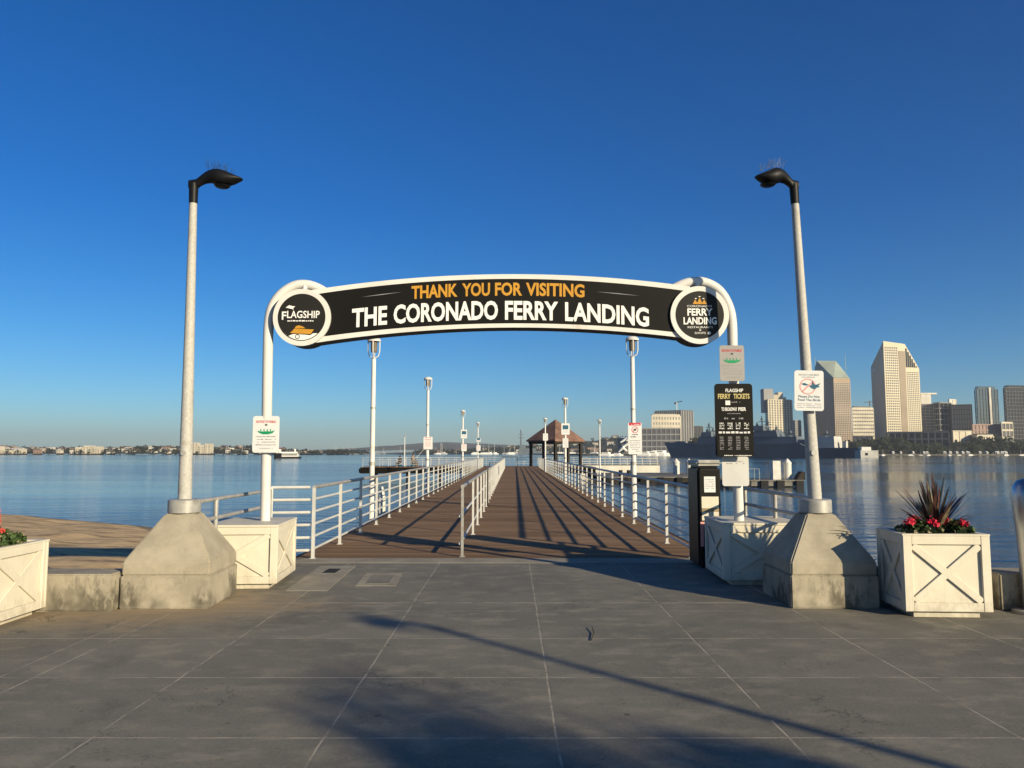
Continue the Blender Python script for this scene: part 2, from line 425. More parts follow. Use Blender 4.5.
# beach
def shore_y(x):
    pts = [(-120,58),(-60,50),(-26,40.5),(-16,34),(-11,29),(-8.5,24),(-6.3,16.5),(-4,9),(0,5)]
    for (a, ya), (b_, yb) in zip(pts, pts[1:]):
        if x <= b_: return ya + (yb-ya)*(x-a)/(b_-a)
    return 5
bmv = []; nx, ny = 240, 170
for j in range(ny+1):
    for i in range(nx+1):
        x = -90 + 87*(i/nx)**.6; y = 8.5 + 52*(j/ny)**1.2
        d = shore_y(x) - y
        z = WZ + .75*(1-math.exp(-max(d, 0)/5.5)) if d > 0 else WZ + d*.12
        z += (.045*math.sin(x*1.3+math.sin(y*.9)*2)*math.sin(y*1.1+x*.3) + .03*math.sin(x*2.9+y*.7)*math.sin(y*2.7-x*.6)) * (1 if d > 1.5 else .2)
        bmv.append((x, y, z))
bf = [(j*(nx+1)+i, j*(nx+1)+i+1, (j+1)*(nx+1)+i+1, (j+1)*(nx+1)+i) for j in range(ny) for i in range(nx)]
struct(MB().add(bmv, bf, True).build('beach', 'sand'))
# water sheet
struct(MB().add([(-9000,-3000,WZ),(9000,-3000,WZ),(9000,11000,WZ),(-9000,11000,WZ)], [(0,1,2,3)]).build('water', 'water', fix=False))

# ================================================================ PIER
pier = thing('pier', 'long wooden boardwalk pier running straight out from the plaza', 'pier', (0, YE, 0))
PE = 88.0
MB().bb(-3.3, 3.15, 0, PE-YE, -.14, 0.0).build('deck', 'deck', pier)
m = MB()
for x in (-3.33, 3.18): m.bb(x-.05, x+.05, 0, PE-YE, -.42, -.01)
m.build('fascia', 'wood_dark', pier)
for k in range(14): MB().bb(-3.25, 3.1, .8+k*5.8, 1.15+k*5.8, -.5, -.145).build('cross_beam', 'wood_dark', pier)
for k in range(14):
    for x in (-3.0, 2.85):
        MB().tube([(x, .97+k*5.8, -4), (x, .97+k*5.8, -.5)], .17, 10).build('pile', 'wood_dark', pier)

def railing(label, x, y0, y1, heights, ys, group=None, mat='rail', top='rail', side=1, pw=.045):
    t = thing('railing', label, 'railing', (x, y0, 0), 0, group)
    for y in ys:
        MB().bb(-pw/2, pw/2, y-y0-pw/2, y-y0+pw/2, 0, heights[0]-.01).box((0, y-y0, .005), (.085, .085, .010)).build('post', mat, t)
    for i, h in enumerate(heights):
        r = .03 if i == 0 else .02
        o = MB().tube([(0 if i == 0 else -side*.035, 0, h), (0 if i == 0 else -side*.035, y1-y0, h)], r, 8).build('rail', top if i == 0 else mat, t)
    return t
H6 = [1.08, .89, .70, .51, .32, .13]
ysL = [11.9+1.86*k for k in range(41)]
railing('white railing with horizontal bars along the left edge of the pier', -3.03, 11.9, 86.3, H6, ysL, top='galv').rotation_euler.z = .0026
ysR = [12.0+1.9*k for k in range(40)]
railing('white railing with horizontal bars along the right edge of the pier', 2.75, 12.0, 86.1, H6, ysR, side=-1, top='galv').rotation_euler.z = -.0036
ysC = [12.1, 15.4] + [17.4+1.95*k for k in range(35)]
tC = railing('slim handrail with few bars down the middle of the pier deck', -.77, 12.1, 83.8, [1.08, .62, .2], ysC, mat='rail', top='galv', pw=.04)
[c for c in COL.objects if c.parent == tC][0].data.materials[0] = MT['galv']
MB().bb(-.05, .05, 11.5-.06, 11.5+.06, 0, 1.12).build('end_post', 'wood_dark', tC)
# short returns at the plaza end
def small_rail(label, pts, heights, mat, posts=None, group=None):
    t = thing('handrail', label, 'railing', (pts[0][0], pts[0][1], 0), 0, group)
    o = Vector((pts[0][0], pts[0][1], 0))
    for q in (posts or pts):
        MB().tube([Vector((q[0], q[1], 0))-o, Vector((q[0], q[1], heights[0]))-o], .028, 10).build('post', mat, t)
    for h in heights:
        MB().tube([Vector((a[0], a[1], h))-o for a in pts], .024, 10).build('rail', mat, t)
    return t
small_rail('two-bar metal handrail between the left lamp pedestal and the pier', [(-3.5, 8.75), (-3.52, 11.3)], [1.06, .84], 'galv', [(-3.5, 9.2), (-3.52, 11.3)])
small_rail('short white six-bar return behind the left crate at the pier entrance', [(-3.64, 11.75), (-3.08, 11.86)], H6, 'rail', [(-3.64, 11.75)])
small_rail('two-bar metal handrail between the right lamp pedestal and the pier', [(3.45, 8.95), (3.42, 11.4)], [1.08, .86], 'galv', [(3.45, 10.2), (3.42, 11.4)])

# end of pier: cross platform
wing = thing('pier_platform', 'dark low cross platform at the far end of the pier, reaching left', 'platform', (0, PE, 0))
MB().bb(-17.2, 9.6, 0, 8, -.30, .0).build('deck', 'deck', wing)
MT['blacktimber'] = M('black_timber', (.010, .009, .008), .9, .3, 3, spec=.1); MB().bb(-17.25, 9.5, -.08, -.02, -.72, -.03).bb(-17.0, 9.4, 0, 7.9, -.72, -.31).bb(-17.6, -17.26, 1, 4, -.65, -.2).build('beam', 'blacktimber', wing)  # near-black boxes along the edge and under the deck
for k in range(7):
    MB().tube([(-15.5+k*3.6, .5, -4), (-15.5+k*3.6, .5, -.72)], .2, 8).build('pile', 'wood_dark', wing)
def fence_x(label, xs0, xs1, y, n, heights=(1.05, .8, .55, .3), mat='rail', z=0.0, pr=.022, name='railing'):
    t = thing(name, label, 'railing', (xs0, y, z))
    for i in range(n+1):
        x = (xs1-xs0)*i/n
        MB().tube([(x, 0, 0), (x, 0, heights[0])], pr, 6).build('post', mat, t)
    for h in heights: MB().tube([(0, 0, h), (xs1-xs0, 0, h)], pr*.85, 6).build('rail', mat, t)
    return t
fence_x('pale railing along the near edge of the left platform', -17.0, -3.4, PE+.15, 14)
fence_x('pale railing along the far water side of the left platform', -17.0, -1.2, PE+7.7, 16)
fence_x('pale railing closing the far end of the pier beside the shelter', .6, 9.4, PE+7.7, 10)
g = thing('gate', 'dark gate frame standing at the far end of the pier', 'gate', (-1.15, PE+.6, 0))
MB().tube([(0,0,0),(0,0,1.15),(1.75,0,1.15),(1.75,0,0)], .04, 8).build('frame', 'wood_dark', g)
MB().tube([(0.06,0,.6),(1.7,0,.6)], .02, 8).build('rail', 'galv', g)
b_ = thing('bench', 'small dark bench on the left at the far end of the pier', 'bench', (-2.2, PE+.9, 0))
MB().bb(-.45, .45, -.2, .2, .42, .48).build('seat', 'wood_dark', b_)
for x in (-.38, .38): MB().bb(x-.04, x+.04, -.18, .18, 0, .418).build('leg', 'wood_dark', b_)

# shelter with a pyramid roof
sh = thing('shelter', 'open shelter with reddish pyramid roof at the end of the pier', 'pavilion', (5.25, 93.0, 0), R(41))
hw = 2.5
MB().add([(-hw,-hw,2.95),(hw,-hw,2.95),(hw,hw,2.95),(-hw,hw,2.95),(-hw,-hw,3.12),(hw,-hw,3.12),(hw,hw,3.12),(-hw,hw,3.12),(0,0,5.65)],
         [(0,3,2,1),(0,1,5,4),(1,2,6,5),(2,3,7,6),(3,0,4,7),(4,5,8),(5,6,8),(6,7,8),(7,4,8)]).build('roof', 'tile', sh)
for x, y in ((-2.1,-2.1),(2.1,-2.1),(2.1,2.1),(-2.1,2.1),(0,-2.1),(0,2.1)):
    MB().bb(x-.14, x+.14, y-.14, y+.14, 0, 2.95).build('post', 'wood_dark', sh)
MB().bb(-2.3, 2.3, -2.35, -2.25, 2.7, 2.945).bb(-2.3, 2.3, 2.25, 2.35, 2.7, 2.945).bb(-2.35, -2.26, -2.2, 2.2, 2.7, 2.945).bb(2.26, 2.35, -2.2, 2.2, 2.7, 2.945).build('beam', 'wood_dark', sh)

# lanterns on white posts
def lantern(label, x, y, top=4.5):
    t = thing('pier_lantern', label, 'lamp', (x, y, -.4), 0, 'white lanterns standing along the pier')
    T = top + .4
    MB().tube([(0,0,-2.2),(0,0,T-.5)], [.075, .055], 12).build('pole', 'white', t)
    MB().tube([(0,0,1.7),(0,0,1.78)], .08, 12).build('band', 'galv', t); MB().tube([(0,0,3.1),(0,0,3.14)], .07, 12).build('band', 'galv', t)
    for a in (0, math.pi/2):
        c, s_ = math.cos(a), math.sin(a)
        pts = [(.145*c*k, .145*s_*k, z) for k, z in ((-1, T-.06), (-1, T-.3), (-.8, T-.42), (0, T-.5), (.8, T-.42), (1, T-.3), (1, T-.06))]
        MB().tube(pts, .014, 8).build('cage', 'white', t)
    MB().lathe([(.075, T-.33), (.085, T-.2), (.085, T-.06)], n=14).build('lens', 'glass_lamp', t)
    MB().lathe([(.17, T-.06), (.175, T-.02), (.13, T+.03), (.05, T+.055)], n=16).build('cap', 'cap', t)
    return t
def notice(name, label, loc, w_, h_, marks, parent=None, rz=0.0, rim=None):
    """sheet sign facing -Y, origin at its centre; marks(add) draws the print"""
    t = thing(name, label, 'sign', loc, rz)
    r = min(w_, h_)*.09; pts = []
    for cx, cz, a0 in ((w_/2-r, h_/2-r, 0), (-w_/2+r, h_/2-r, 90), (-w_/2+r, -h_/2+r, 180), (w_/2-r, -h_/2+r, 270)):
        for k in range(5):
            a = R(a0+k*22.5); pts.append((cx+r*math.cos(a), cz+r*math.sin(a)))
    MB().prism_y(pts, -.003, .003).build('panel', rim or 'signwhite', t)
    marks(t)
    return t

def text_part(t, word, x0, x1, z, cap, mat, off=.0, y=-.0045):
    m = MB(); put_text(m, word, x0, x1, z, cap, y, off); return m.build('lettering', mat, t, fix=False)
def lines_part(t, rows, mat, seed, name='small_print', y=-.0045, density=.85):
    m = MB(); r_ = random.Random(seed)
    for x0, x1, z, h in rows: scribble(m, x0, x1, z, h, y, r_, density)
    return m.build(name, mat, t)
def ring(m, cx, cz, r, wd, y, n=28, y2=None):
    vs = []; 
    for k in range(n):
        a = 2*math.pi*k/n
        vs += [(cx+(r-wd)*math.cos(a), y, cz+(r-wd)*math.sin(a)), (cx+r*math.cos(a), y, cz+r*math.sin(a))]
    m.add(vs, [(2*k, 2*k+1, 2*((k+1)%n)+1, 2*((k+1)%n)) for k in range(n)])
def small_red(t):   # red printed notice: border and rows
    lines_part(t, [(-.13, .13, .2, .035), (-.12, .12, .13, .02)], 'red', 3)
    lines_part(t, [(-.13, .13, .08-.045*k, .012) for k in range(6)], 'pinkprint', 4)
    m = MB(); ring(m, 0, -.02, .07, .012, -.005); m.build('emblem', 'pinkprint', t)
def blue_map(t):
    MB().bb(-.15, .15, -.0045, -.0038, -.02, .2).build('picture', 'blueprint', t)
    lines_part(t, [(-.15, .15, -.08-.05*k, .016) for k in range(3)], 'greyprint', 5)

LP = [(-3.47, 19.2, 4.45), (-3.38, 30.9, 4.6), (-3.38, 53.0, 4.5), (-3.38, 76.5, 4.6)]
RP = [(3.1, 19.7, 4.55), (2.83, 41.0, 4.5), (2.8, 65.0, 4.5), (7.5, 66.0, 4.4)]
lab = ['nearest white lantern post on the left side of the pier, under the arch sign',
       'second white lantern post on the left of the pier, with one pink notice',
       'third white lantern post on the left of the pier, with a blue-topped notice',
       'farthest white lantern post on the left side of the pier',
       'nearest white lantern post on the right, carrying a tall no-fishing style notice',
       'white lantern post in front of the shelter roof, blue sign on it',
       'white lantern post just left of the shelter roof ridge, small grey sign',
       'lone white lantern post on the dock to the right of the shelter']
for (x, y, tp), l in zip(LP+RP, lab): lantern(l, x, y, tp)
def post_sign(px, py, Y, w_, h_, marks, label, rim=None):
    x, z = P(px, py, Y); return notice('notice_sign', label, (x, Y, z), w_, h_, marks, rim=rim)
post_sign(428, 443, 30.78, .36, .5, small_red, 'white notice with pink print on the second left lantern post')
post_sign(464, 434, 52.9, .42, .6, blue_map, 'blue and white sign on the third left lantern post')
post_sign(464, 447.5, 52.88, .36, .5, small_red, 'lower pink-printed notice on the third left lantern post')
post_sign(478.5, 440, 76.4, .4, .35, blue_map, 'small upper sign on the farthest left lantern post')
post_sign(478.5, 448, 76.38, .4, .55, small_red, 'lower notice on the farthest left lantern post')
post_sign(565.5, 429, 40.9, .44, .6, blue_map, 'blue and white sign on the lantern post before the shelter')
post_sign(565.5, 443, 40.88, .3, .5, lambda t: lines_part(t, [(-.12, .12, .18-.05*k, .015) for k in range(8)], 'greyprint', 6), 'grey lower notice on the lantern post before the shelter')
post_sign(545.5, 437, 64.9, .42, .6, lambda t: lines_part(t, [(-.16, .16, .22-.06*k, .02) for k in range(8)], 'greyprint', 7), 'grey sign on the lantern post left of the shelter ridge')
def nofish(t):
    MB().bb(-.15, .15, -.0046, -.0038, .33, .40).build('header', 'red', t)
    lines_part(t, [(-.12, .12, .35, .025)], 'signwhite', 8, y=-.006)
    m = MB(); ring(m, 0, .22, .085, .014, -.0046)
    m.add([(-.06, -.0046, .165), (-.048, -.0046, .155), (.06, -.0046, .275), (.048, -.0046, .285)], [(0,1,2,3)]); m.build('emblem', 'red', t)
    m = MB(); m.ball((0, -.004, .22), .03, 6, (1.4, .05, .8)); m.build('symbol', 'darkprint', t)
    lines_part(t, [(-.08, .08, .09, .025), (-.11, .11, .03, .03)], 'darkprint', 9)
    lines_part(t, [(-.13, .13, -.06-.045*k, .02) for k in range(7)], 'greyprint', 10)
post_sign(635, 438.5, 19.6, .345, .80, nofish, 'tall red-headed prohibition notice on the nearest right lantern post')

# ================================================================ ARCH SIGN
SY = 9.45                       # front plane of the sign box
arch = thing('arch_sign', 'black and white arched welcome sign bridging two white tube posts at the pier entrance', 'arch sign', (0, 9.9, 0))
def q(px, py, Y=SY): return P(px, py, Y)
def arc_pts(x0, y0, xm, ym, x1, y1, n=28):
    # quadratic through three photo points -> list of (x,z)
    res = []
    for i in range(n+1):
        x = x0 + (x1-x0)*i/n
        L0 = (x-xm)*(x-x1)/((x0-xm)*(x0-x1)); L1 = (x-x0)*(x-x1)/((xm-x0)*(xm-x1)); L2 = (x-x0)*(x-xm)/((x1-x0)*(x1-xm))
        res.append(q(x, y0*L0+ym*L1+y1*L2))
    return res
top_o = arc_pts(309, 290.5, 500, 274.3, 690, 286.5); bot_o = arc_pts(311, 343.5, 500, 327.6, 688, 338.5)
# tidy: bottom arc meets the rings
outer = top_o + bot_o[::-1]
top_i = arc_pts(318, 294, 500, 279, 684, 290.8); bot_i = arc_pts(318, 337.2, 500, 323.4, 684, 333.2)
inner = top_i + bot_i[::-1]
board = MB().prism_y([(x, z) for x, z in outer], SY-9.9+.012, SY-9.9+.27).build('sign_box', 'edgeshade', arch)
MB().prism_y(outer, SY-9.9-.004, SY-9.9+.0115).build('trim', 'white', board)
MB().prism_y(inner, SY-9.9-.008, SY-9.9-.0045).build('black_face', 'signblack', board)
yf = SY-9.9-.0105
def quadfit(p):   # base line through three (px, py) photo points, as function of world x
    (a, ya), (b, yb), (c, yc) = p
    A = [q(a, ya), q(b, yb), q(c, yc)]
    def fn(x):
        r_ = 0
        for i in range(3):
            t_ = A[i][1]
            for j in range(3):
                if i != j: t_ *= (x-A[j][0])/(A[i][0]-A[j][0])
            r_ += t_
        return r_
    return fn
def arc_text(word, pxa, pxb, base_pts, cap_px, mat, off):
    m = MB(); xa = q(pxa, 300)[0]; xb = q(pxb, 300)[0]
    put_text(m, word, xa, xb, quadfit(base_pts), cap_px/80.4, yf, off)
    return m.build('lettering', mat, board, fix=False)
OFF = .032
bl = [(353, 327.8), (500, 319.8), (645, 326.6)]
# words placed one by one so that the spacing follows the sign
arc_text('THE', 352.5, 387.5, bl, 19.0, 'vinyl', OFF)
arc_text('CORONADO', 394, 498, bl, 19.0, 'vinyl', OFF)
arc_text('FERRY', 505, 558, bl, 19.0, 'vinyl', OFF)
arc_text('LANDING', 565, 648.5, bl, 19.0, 'vinyl', OFF)
bt = [(413, 299.2), (500, 295.8), (583, 297.6)]
arc_text('THANK', 411.5, 457.5, bt, 13.2, 'gold', OFF)
arc_text('YOU', 462, 490, bt, 13.2, 'gold', OFF)
arc_text('FOR', 495, 522, bt, 13.2, 'gold', OFF)
arc_text('VISITING', 526, 584.5, bt, 13.2, 'gold', OFF)

m = MB()
for a_, b_ in (((362, 297.2), (402, 292.2)), ((596, 291.8), (640, 296))):
    p_, q_ = q(*a_), q(*b_); m.prism_y([(p_[0], p_[1]), ((p_[0]+q_[0])/2, (p_[1]+q_[1])/2-.004), (q_[0], q_[1]), ((p_[0]+q_[0])/2, (p_[1]+q_[1])/2+.006)], yf, yf+.001)
for k_, o_m in enumerate((m,)): o_m.build('scratch', 'greyprint', board)['kind'] = 'stuff'
def circle(cx, cz, r, n=48): return [(cx+r*math.cos(2*math.pi*k/n), cz+r*math.sin(2*math.pi*k/n)) for k in range(n)]
def roundel(px, py, r, y0):
    cx, cz = q(px, py)
    o = MB().prism_y(circle(cx, cz, r), y0+.03, y0+.30).build('roundel', 'edgeshade', arch)
    MB().prism_y(circle(cx, cz, r), y0-.012, y0+.0295).build('rim', 'white', o)
    MB().prism_y(circle(cx, cz, r*.825), y0-.016, y0-.0125).build('disc', 'discdark', o)
    return o, cx, cz
y0 = SY-9.9-.03
ro, cx, cz = roundel(302.6, 317.8, .357, y0); yl = y0-.0185
u = 1/80.4
m = MB(); put_text(m, 'F', cx-19.6*u, cx-15*u, cz-2.6*u, 8.2*u, yl, .02); put_text(m, 'LAGSHIP', cx-14.4*u, cx+18*u, cz-.9*u, 7.2*u, yl, .015)
m.build('lettering', 'vinyl', ro, fix=False)
m = MB(); r_ = random.Random(2); scribble(m, cx-14*u, cx+12*u, cz-4.3*u, 1.5*u, yl-.0006, r_, .95); m.build('small_print', 'vinyl', ro)
m = MB()   # small pennant over the name
m.prism_y([(cx+x*u, cz+z*u) for x, z in ((-16, 9.6), (-12.5, 12), (-9, 11), (-6.5, 10.8), (-8.5, 9), (-8.3, 6.6), (-9.2, 8.2), (-12.5, 8.8))], yl-.0008, yl)
m.build('pennant', 'vinyl', ro)
m = MB()   # motor vessel
m.prism_y([(cx+x*u, cz+z*u) for x, z in ((-11, -15.8), (-8, -13), (-7, -11.6), (12.5, -12.4), (9.5, -17), (-2, -16.6))], yl-.0008, yl)
m.prism_y([(cx+x*u, cz+z*u) for x, z in ((-6.5, -11.4), (-5.5, -9.2), (-2.5, -8.2), (1.5, -9.4), (4, -11.2))], yl-.0008, yl)
m.build('ship_emblem', 'gold', ro)
m = MB()
pts = [(cx+23*u*math.cos(a), cz+23*u*math.sin(a)) for a in [R(-136+k*6.9) for k in range(14)]]
pts += [(cx+x*u, cz+z*u) for x, z in ((16.5, -16.2), (12, -16.2), (9, -18.2), (3, -17.6), (-8, -17), (-13, -19))]
m.prism_y(pts, yl-.0012, yl-.0002); m.build('wave_emblem', 'vinyl', ro)
m = MB(); ring(m, cx-3.6*u, cz-19.6*u, 2.4*u, .8*u, yl-.002, 16); m.build('emblem_ring', 'darkprint', ro)

y0 = SY-9.9-.03
ro, cx, cz = roundel(699, 315.5, .362, y0); yl = y0-.0185
m = MB()
put_text(m, 'CORONADO', cx-12.6*u, cx+12*u, cz+7.7*u, 2.0*u, yl, .0)
put_text(m, 'FERRY', cx-12.4*u, cx+12.6*u, cz-.8*u, 7.2*u, yl, .03)
put_text(m, 'LANDING', cx-16.4*u, cx+16.6*u, cz-9.6*u, 7.2*u, yl, .03)
put_text(m, 'RESTAURANTS', cx-12.4*u, cx+12.4*u, cz-13.4*u, 1.9*u, yl, 0)
put_text(m, '&', cx-1.0*u, cx+1*u, cz-16.2*u, 2.2*u, yl, 0)
put_text(m, 'SHOPS', cx-5.5*u, cx+5.5*u, cz-19.2*u, 1.9*u, yl, 0)
m.build('lettering', 'vinyl', ro, fix=False)
m = MB()
for a, b, c, h in ((-7, -4.5, -1.8, 4.6), (-3, 0, 3, 6.6), (1.8, 4.5, 7, 4.6)):
    m.prism_y([(cx+a*u, cz+10.8*u), (cx+c*u, cz+10.8*u), (cx+b*u, cz+(10.8+h)*u)], yl-.0008-.0004*abs(b), yl-.0003*abs(b))
m.build('sail_emblem', 'gold', ro)
m = MB()
for a, h in ((-3.8, 16.4), (0, 18.4), (3.8, 16.4)):
    m.prism_y([(cx+(a-1.3)*u, cz+h*u), (cx+a*u, cz+(h-.6)*u), (cx+(a+1.3)*u, cz+h*u), (cx+a*u, cz+(h+.5)*u)], yl-.0008, yl)
m.ball((cx+8.8*u, yl, cz-18.4*u), 1.6*u, 8, (1, .1, 1)); m.build('gull_emblem', 'vinyl', ro)

# tube posts
def smooth(pts, it=2):
    for _ in range(it):
        o = [pts[0]]
        for a, b in zip(pts, pts[1:]):
            a, b = Vector(a), Vector(b); o += [a*.75+b*.25, a*.25+b*.75]
        pts = o + [pts[-1]]
    return pts
def curve(pxs, Y0, Y1):
    n = len(pxs); res = []
    for i, (px, py) in enumerate(pxs):
        Y = Y0 + (Y1-Y0)*i/(n-1); x, z = P(px, py, Y); res.append((x, Y-9.9, z))
    return res
def tube_post(xb, pts):
    return smooth([(xb, -.02, .5), ((xb+pts[0][0])/2, (-.02+pts[0][1])/2, 1.7)] + pts, 3)
YT = 9.56
a0 = tube_post(P(265.3, 500, 9.85)[0], curve([(267.8, 350), (268.6, 322), (272, 306), (281, 293.5), (294, 285.3), (306, 284.2), (317, 287.5), (326, 293)], YT, YT+.05))
MB().tube(a0, .062, 16).build('tube_post', 'white', arch)
b0 = tube_post(P(739.5, 500, 9.85)[0], curve([(732.5, 350), (732.2, 322), (729, 306), (720.5, 291), (709, 283.5), (697, 281), (685, 283.3), (675, 288)], YT, YT+.05))
MB().tube(b0, .062, 16).build('tube_post', 'white', arch)
MB().tube([(P(305, 288, YT)[0], YT-9.9, P(305, 286, YT)[1]), (P(305, 288, YT)[0], YT-9.9-.02, P(305, 292, YT)[1])], .03, 8).build('bracket', 'white', arch)
MB().tube([(P(725, 317, YT)[0], YT-9.9, P(725, 317, YT)[1]), (P(732, 317, YT)[0], YT-9.9, P(732, 317, YT)[1])], .02, 8).build('bracket', 'white', arch)
MB().tube([(P(697, 283, YT)[0], YT-9.9, P(697, 283, YT)[1]), (P(697, 283, YT)[0], YT-9.9-.02, P(697, 290, YT)[1])], .03, 8).build('bracket', 'white', arch)

# ================================================================ LAMPS ON PEDESTALS
def sqloft(m, levels, c=(0,0)):
    vs = []
    for hx, hy, z in levels: vs += [(c[0]-hx, c[1]-hy, z), (c[0]+hx, c[1]-hy, z), (c[0]+hx, c[1]+hy, z), (c[0]-hx, c[1]+hy, z)]
    n = len(levels)
    fs = [(0,3,2,1), tuple(4*(n-1)+k for k in range(4))] + [(4*i+k, 4*i+(k+1)%4, 4*(i+1)+(k+1)%4, 4*(i+1)+k) for i in range(n-1) for k in range(4)]
    return m.add(vs, fs)
def street_lamp(label, x, y, lean=0.0, flip=1, head=0.0):
    t = thing('street_lamp', label, 'street lamp', (x, y, 0), 0, 'street lamps on concrete pedestals')
    m = MB(); sqloft(m, [(.455, .46, 0), (.455, .46, .335)]); pb = m.build('pedestal', 'concrete', t, bevel=.012)
    m = MB(); sqloft(m, [(.447, .452, .336), (.445, .45, .475), (.150, .150, .945)]); m.build('pedestal_top', 'concrete', t, bevel=.015)
    MB().lathe([(.16, .945), (.172, .955), (.172, 1.085), (.162, 1.095), (.10, 1.10)], n=28).build('collar', 'galv', t)
    tilt = lambda z: lean*(z-1.1)/3.35
    z0, z1 = 1.09, 4.45
    pm = 'galv' if flip else 'galv'
    MB().tube([(tilt(z), 0, z) for z in (z0, 2.0, 3.0, z1)], [.073, .064, .054, .042], 18).build('pole', MT['poleskin'], t)
    MB().tube([(tilt(1.6)-.005, -.055, 1.6), (tilt(1.6)-.005, -.078, 1.6)], .03, 12).build('hand_hole_cover', 'galv', t)
    MB().tube([(tilt(z), 0, z) for z in (4.43, 4.66)], [.047, .052], 14).build('sleeve', 'lamphead', t)
    # cobra style head, lofted
    hd = thing('lamp_head', None, None, (tilt(4.6), 0, 4.70), head); hd.parent = t; kx = .84 if lean < -.1 else .98
    outl = [(-.052, .0, -.10, .05), (-.02, .004, -.125, .055), (.03, .012, -.105, .055), (.082, .063, -.070, .065), (.135, .105, -.042, .085), (.188, .129, -.034, .115), (.24, .142, -.050, .14),
            (.303, .142, -.074, .155), (.367, .121, -.073, .155), (.451, .079, -.040, .13), (.514, .053, -.008, .09), (.553, .036, .012, .05)]
    sec = [(a*kx, (b+c)/2, (b-c)/2*(.86 if a > .03 else 1), d*.74) for a, b, c, d in outl]
    vs = []; n = 16
    for sx, zc, hz, wy in sec:
        for k in range(n):
            a = 2*math.pi*k/n
            vs.append((sx, wy*math.copysign(abs(math.cos(a))**.8, math.cos(a)), zc+hz*math.copysign(abs(math.sin(a))**.85, math.sin(a))))
    fs = [(i*n+k, i*n+(k+1)%n, (i+1)*n+(k+1)%n, (i+1)*n+k) for i in range(len(sec)-1) for k in range(n)]
    m = MB().add(vs, fs, True); m.add(vs[:n], [tuple(range(n))]); m.add(vs[-n:], [tuple(range(n))])
    body = m.build('head_body', 'lamphead', hd)
    m = MB(); rr = random.Random(5)
    for k in range(46):
        sx = rr.uniform(.14, .42); yy = rr.uniform(-.06, .06); zt = .145 - max(0, sx-.28)*.38
        m.tube([(sx, yy, zt-.01), (sx+rr.uniform(-.03, .03), yy*1.8, zt+rr.uniform(.05, .09))], .0018, 3, False)
    m.build('bird_spikes', 'steel', hd)
    m = MB().lathe([(.05, -.082), (.07, -.078), (.09, -.06)], (.32, 0, 0), 14); m.build('lens', 'black', hd)
    return t
MT['poleskin'] = M('pole_concrete', (.49, .48, .44), .6, .12, 40, c2=(.33, .30, .25), thr=(.55, .75), thr_scale=3)
street_lamp('left tall street lamp standing on a mildewed concrete pedestal', -3.60, 8.55, -.03, head=0).rotation_euler.z = R(2.5)
street_lamp('right tall street lamp leaning slightly on a half-shaded concrete pedestal', 3.34, 8.57, -.11, head=math.pi+R(10))
street_lamp('street lamp on a pedestal behind the viewpoint, casting a thin shadow', 10.25, -4.5, 0.0, head=math.pi)
# collapse the head empties into parts: head_body becomes the part, spikes and lens its sub-parts
for hd in [o for o in list(COL.objects) if o.type == 'EMPTY' and o.name.startswith('lamp_head')]:
    kids = [c for c in COL.objects if c.parent == hd]; body = [k for k in kids if k.name.startswith('head_body')][0]
    par, loc, rz = hd.parent, hd.location.copy(), hd.rotation_euler.z
    nm = hd.name; bpy.data.objects.remove(hd)
    body.parent = par; body.location = loc; body.rotation_euler.z = rz; body.name = 'lamp_head'
    for k in kids:
        if k is not body: k.parent = body

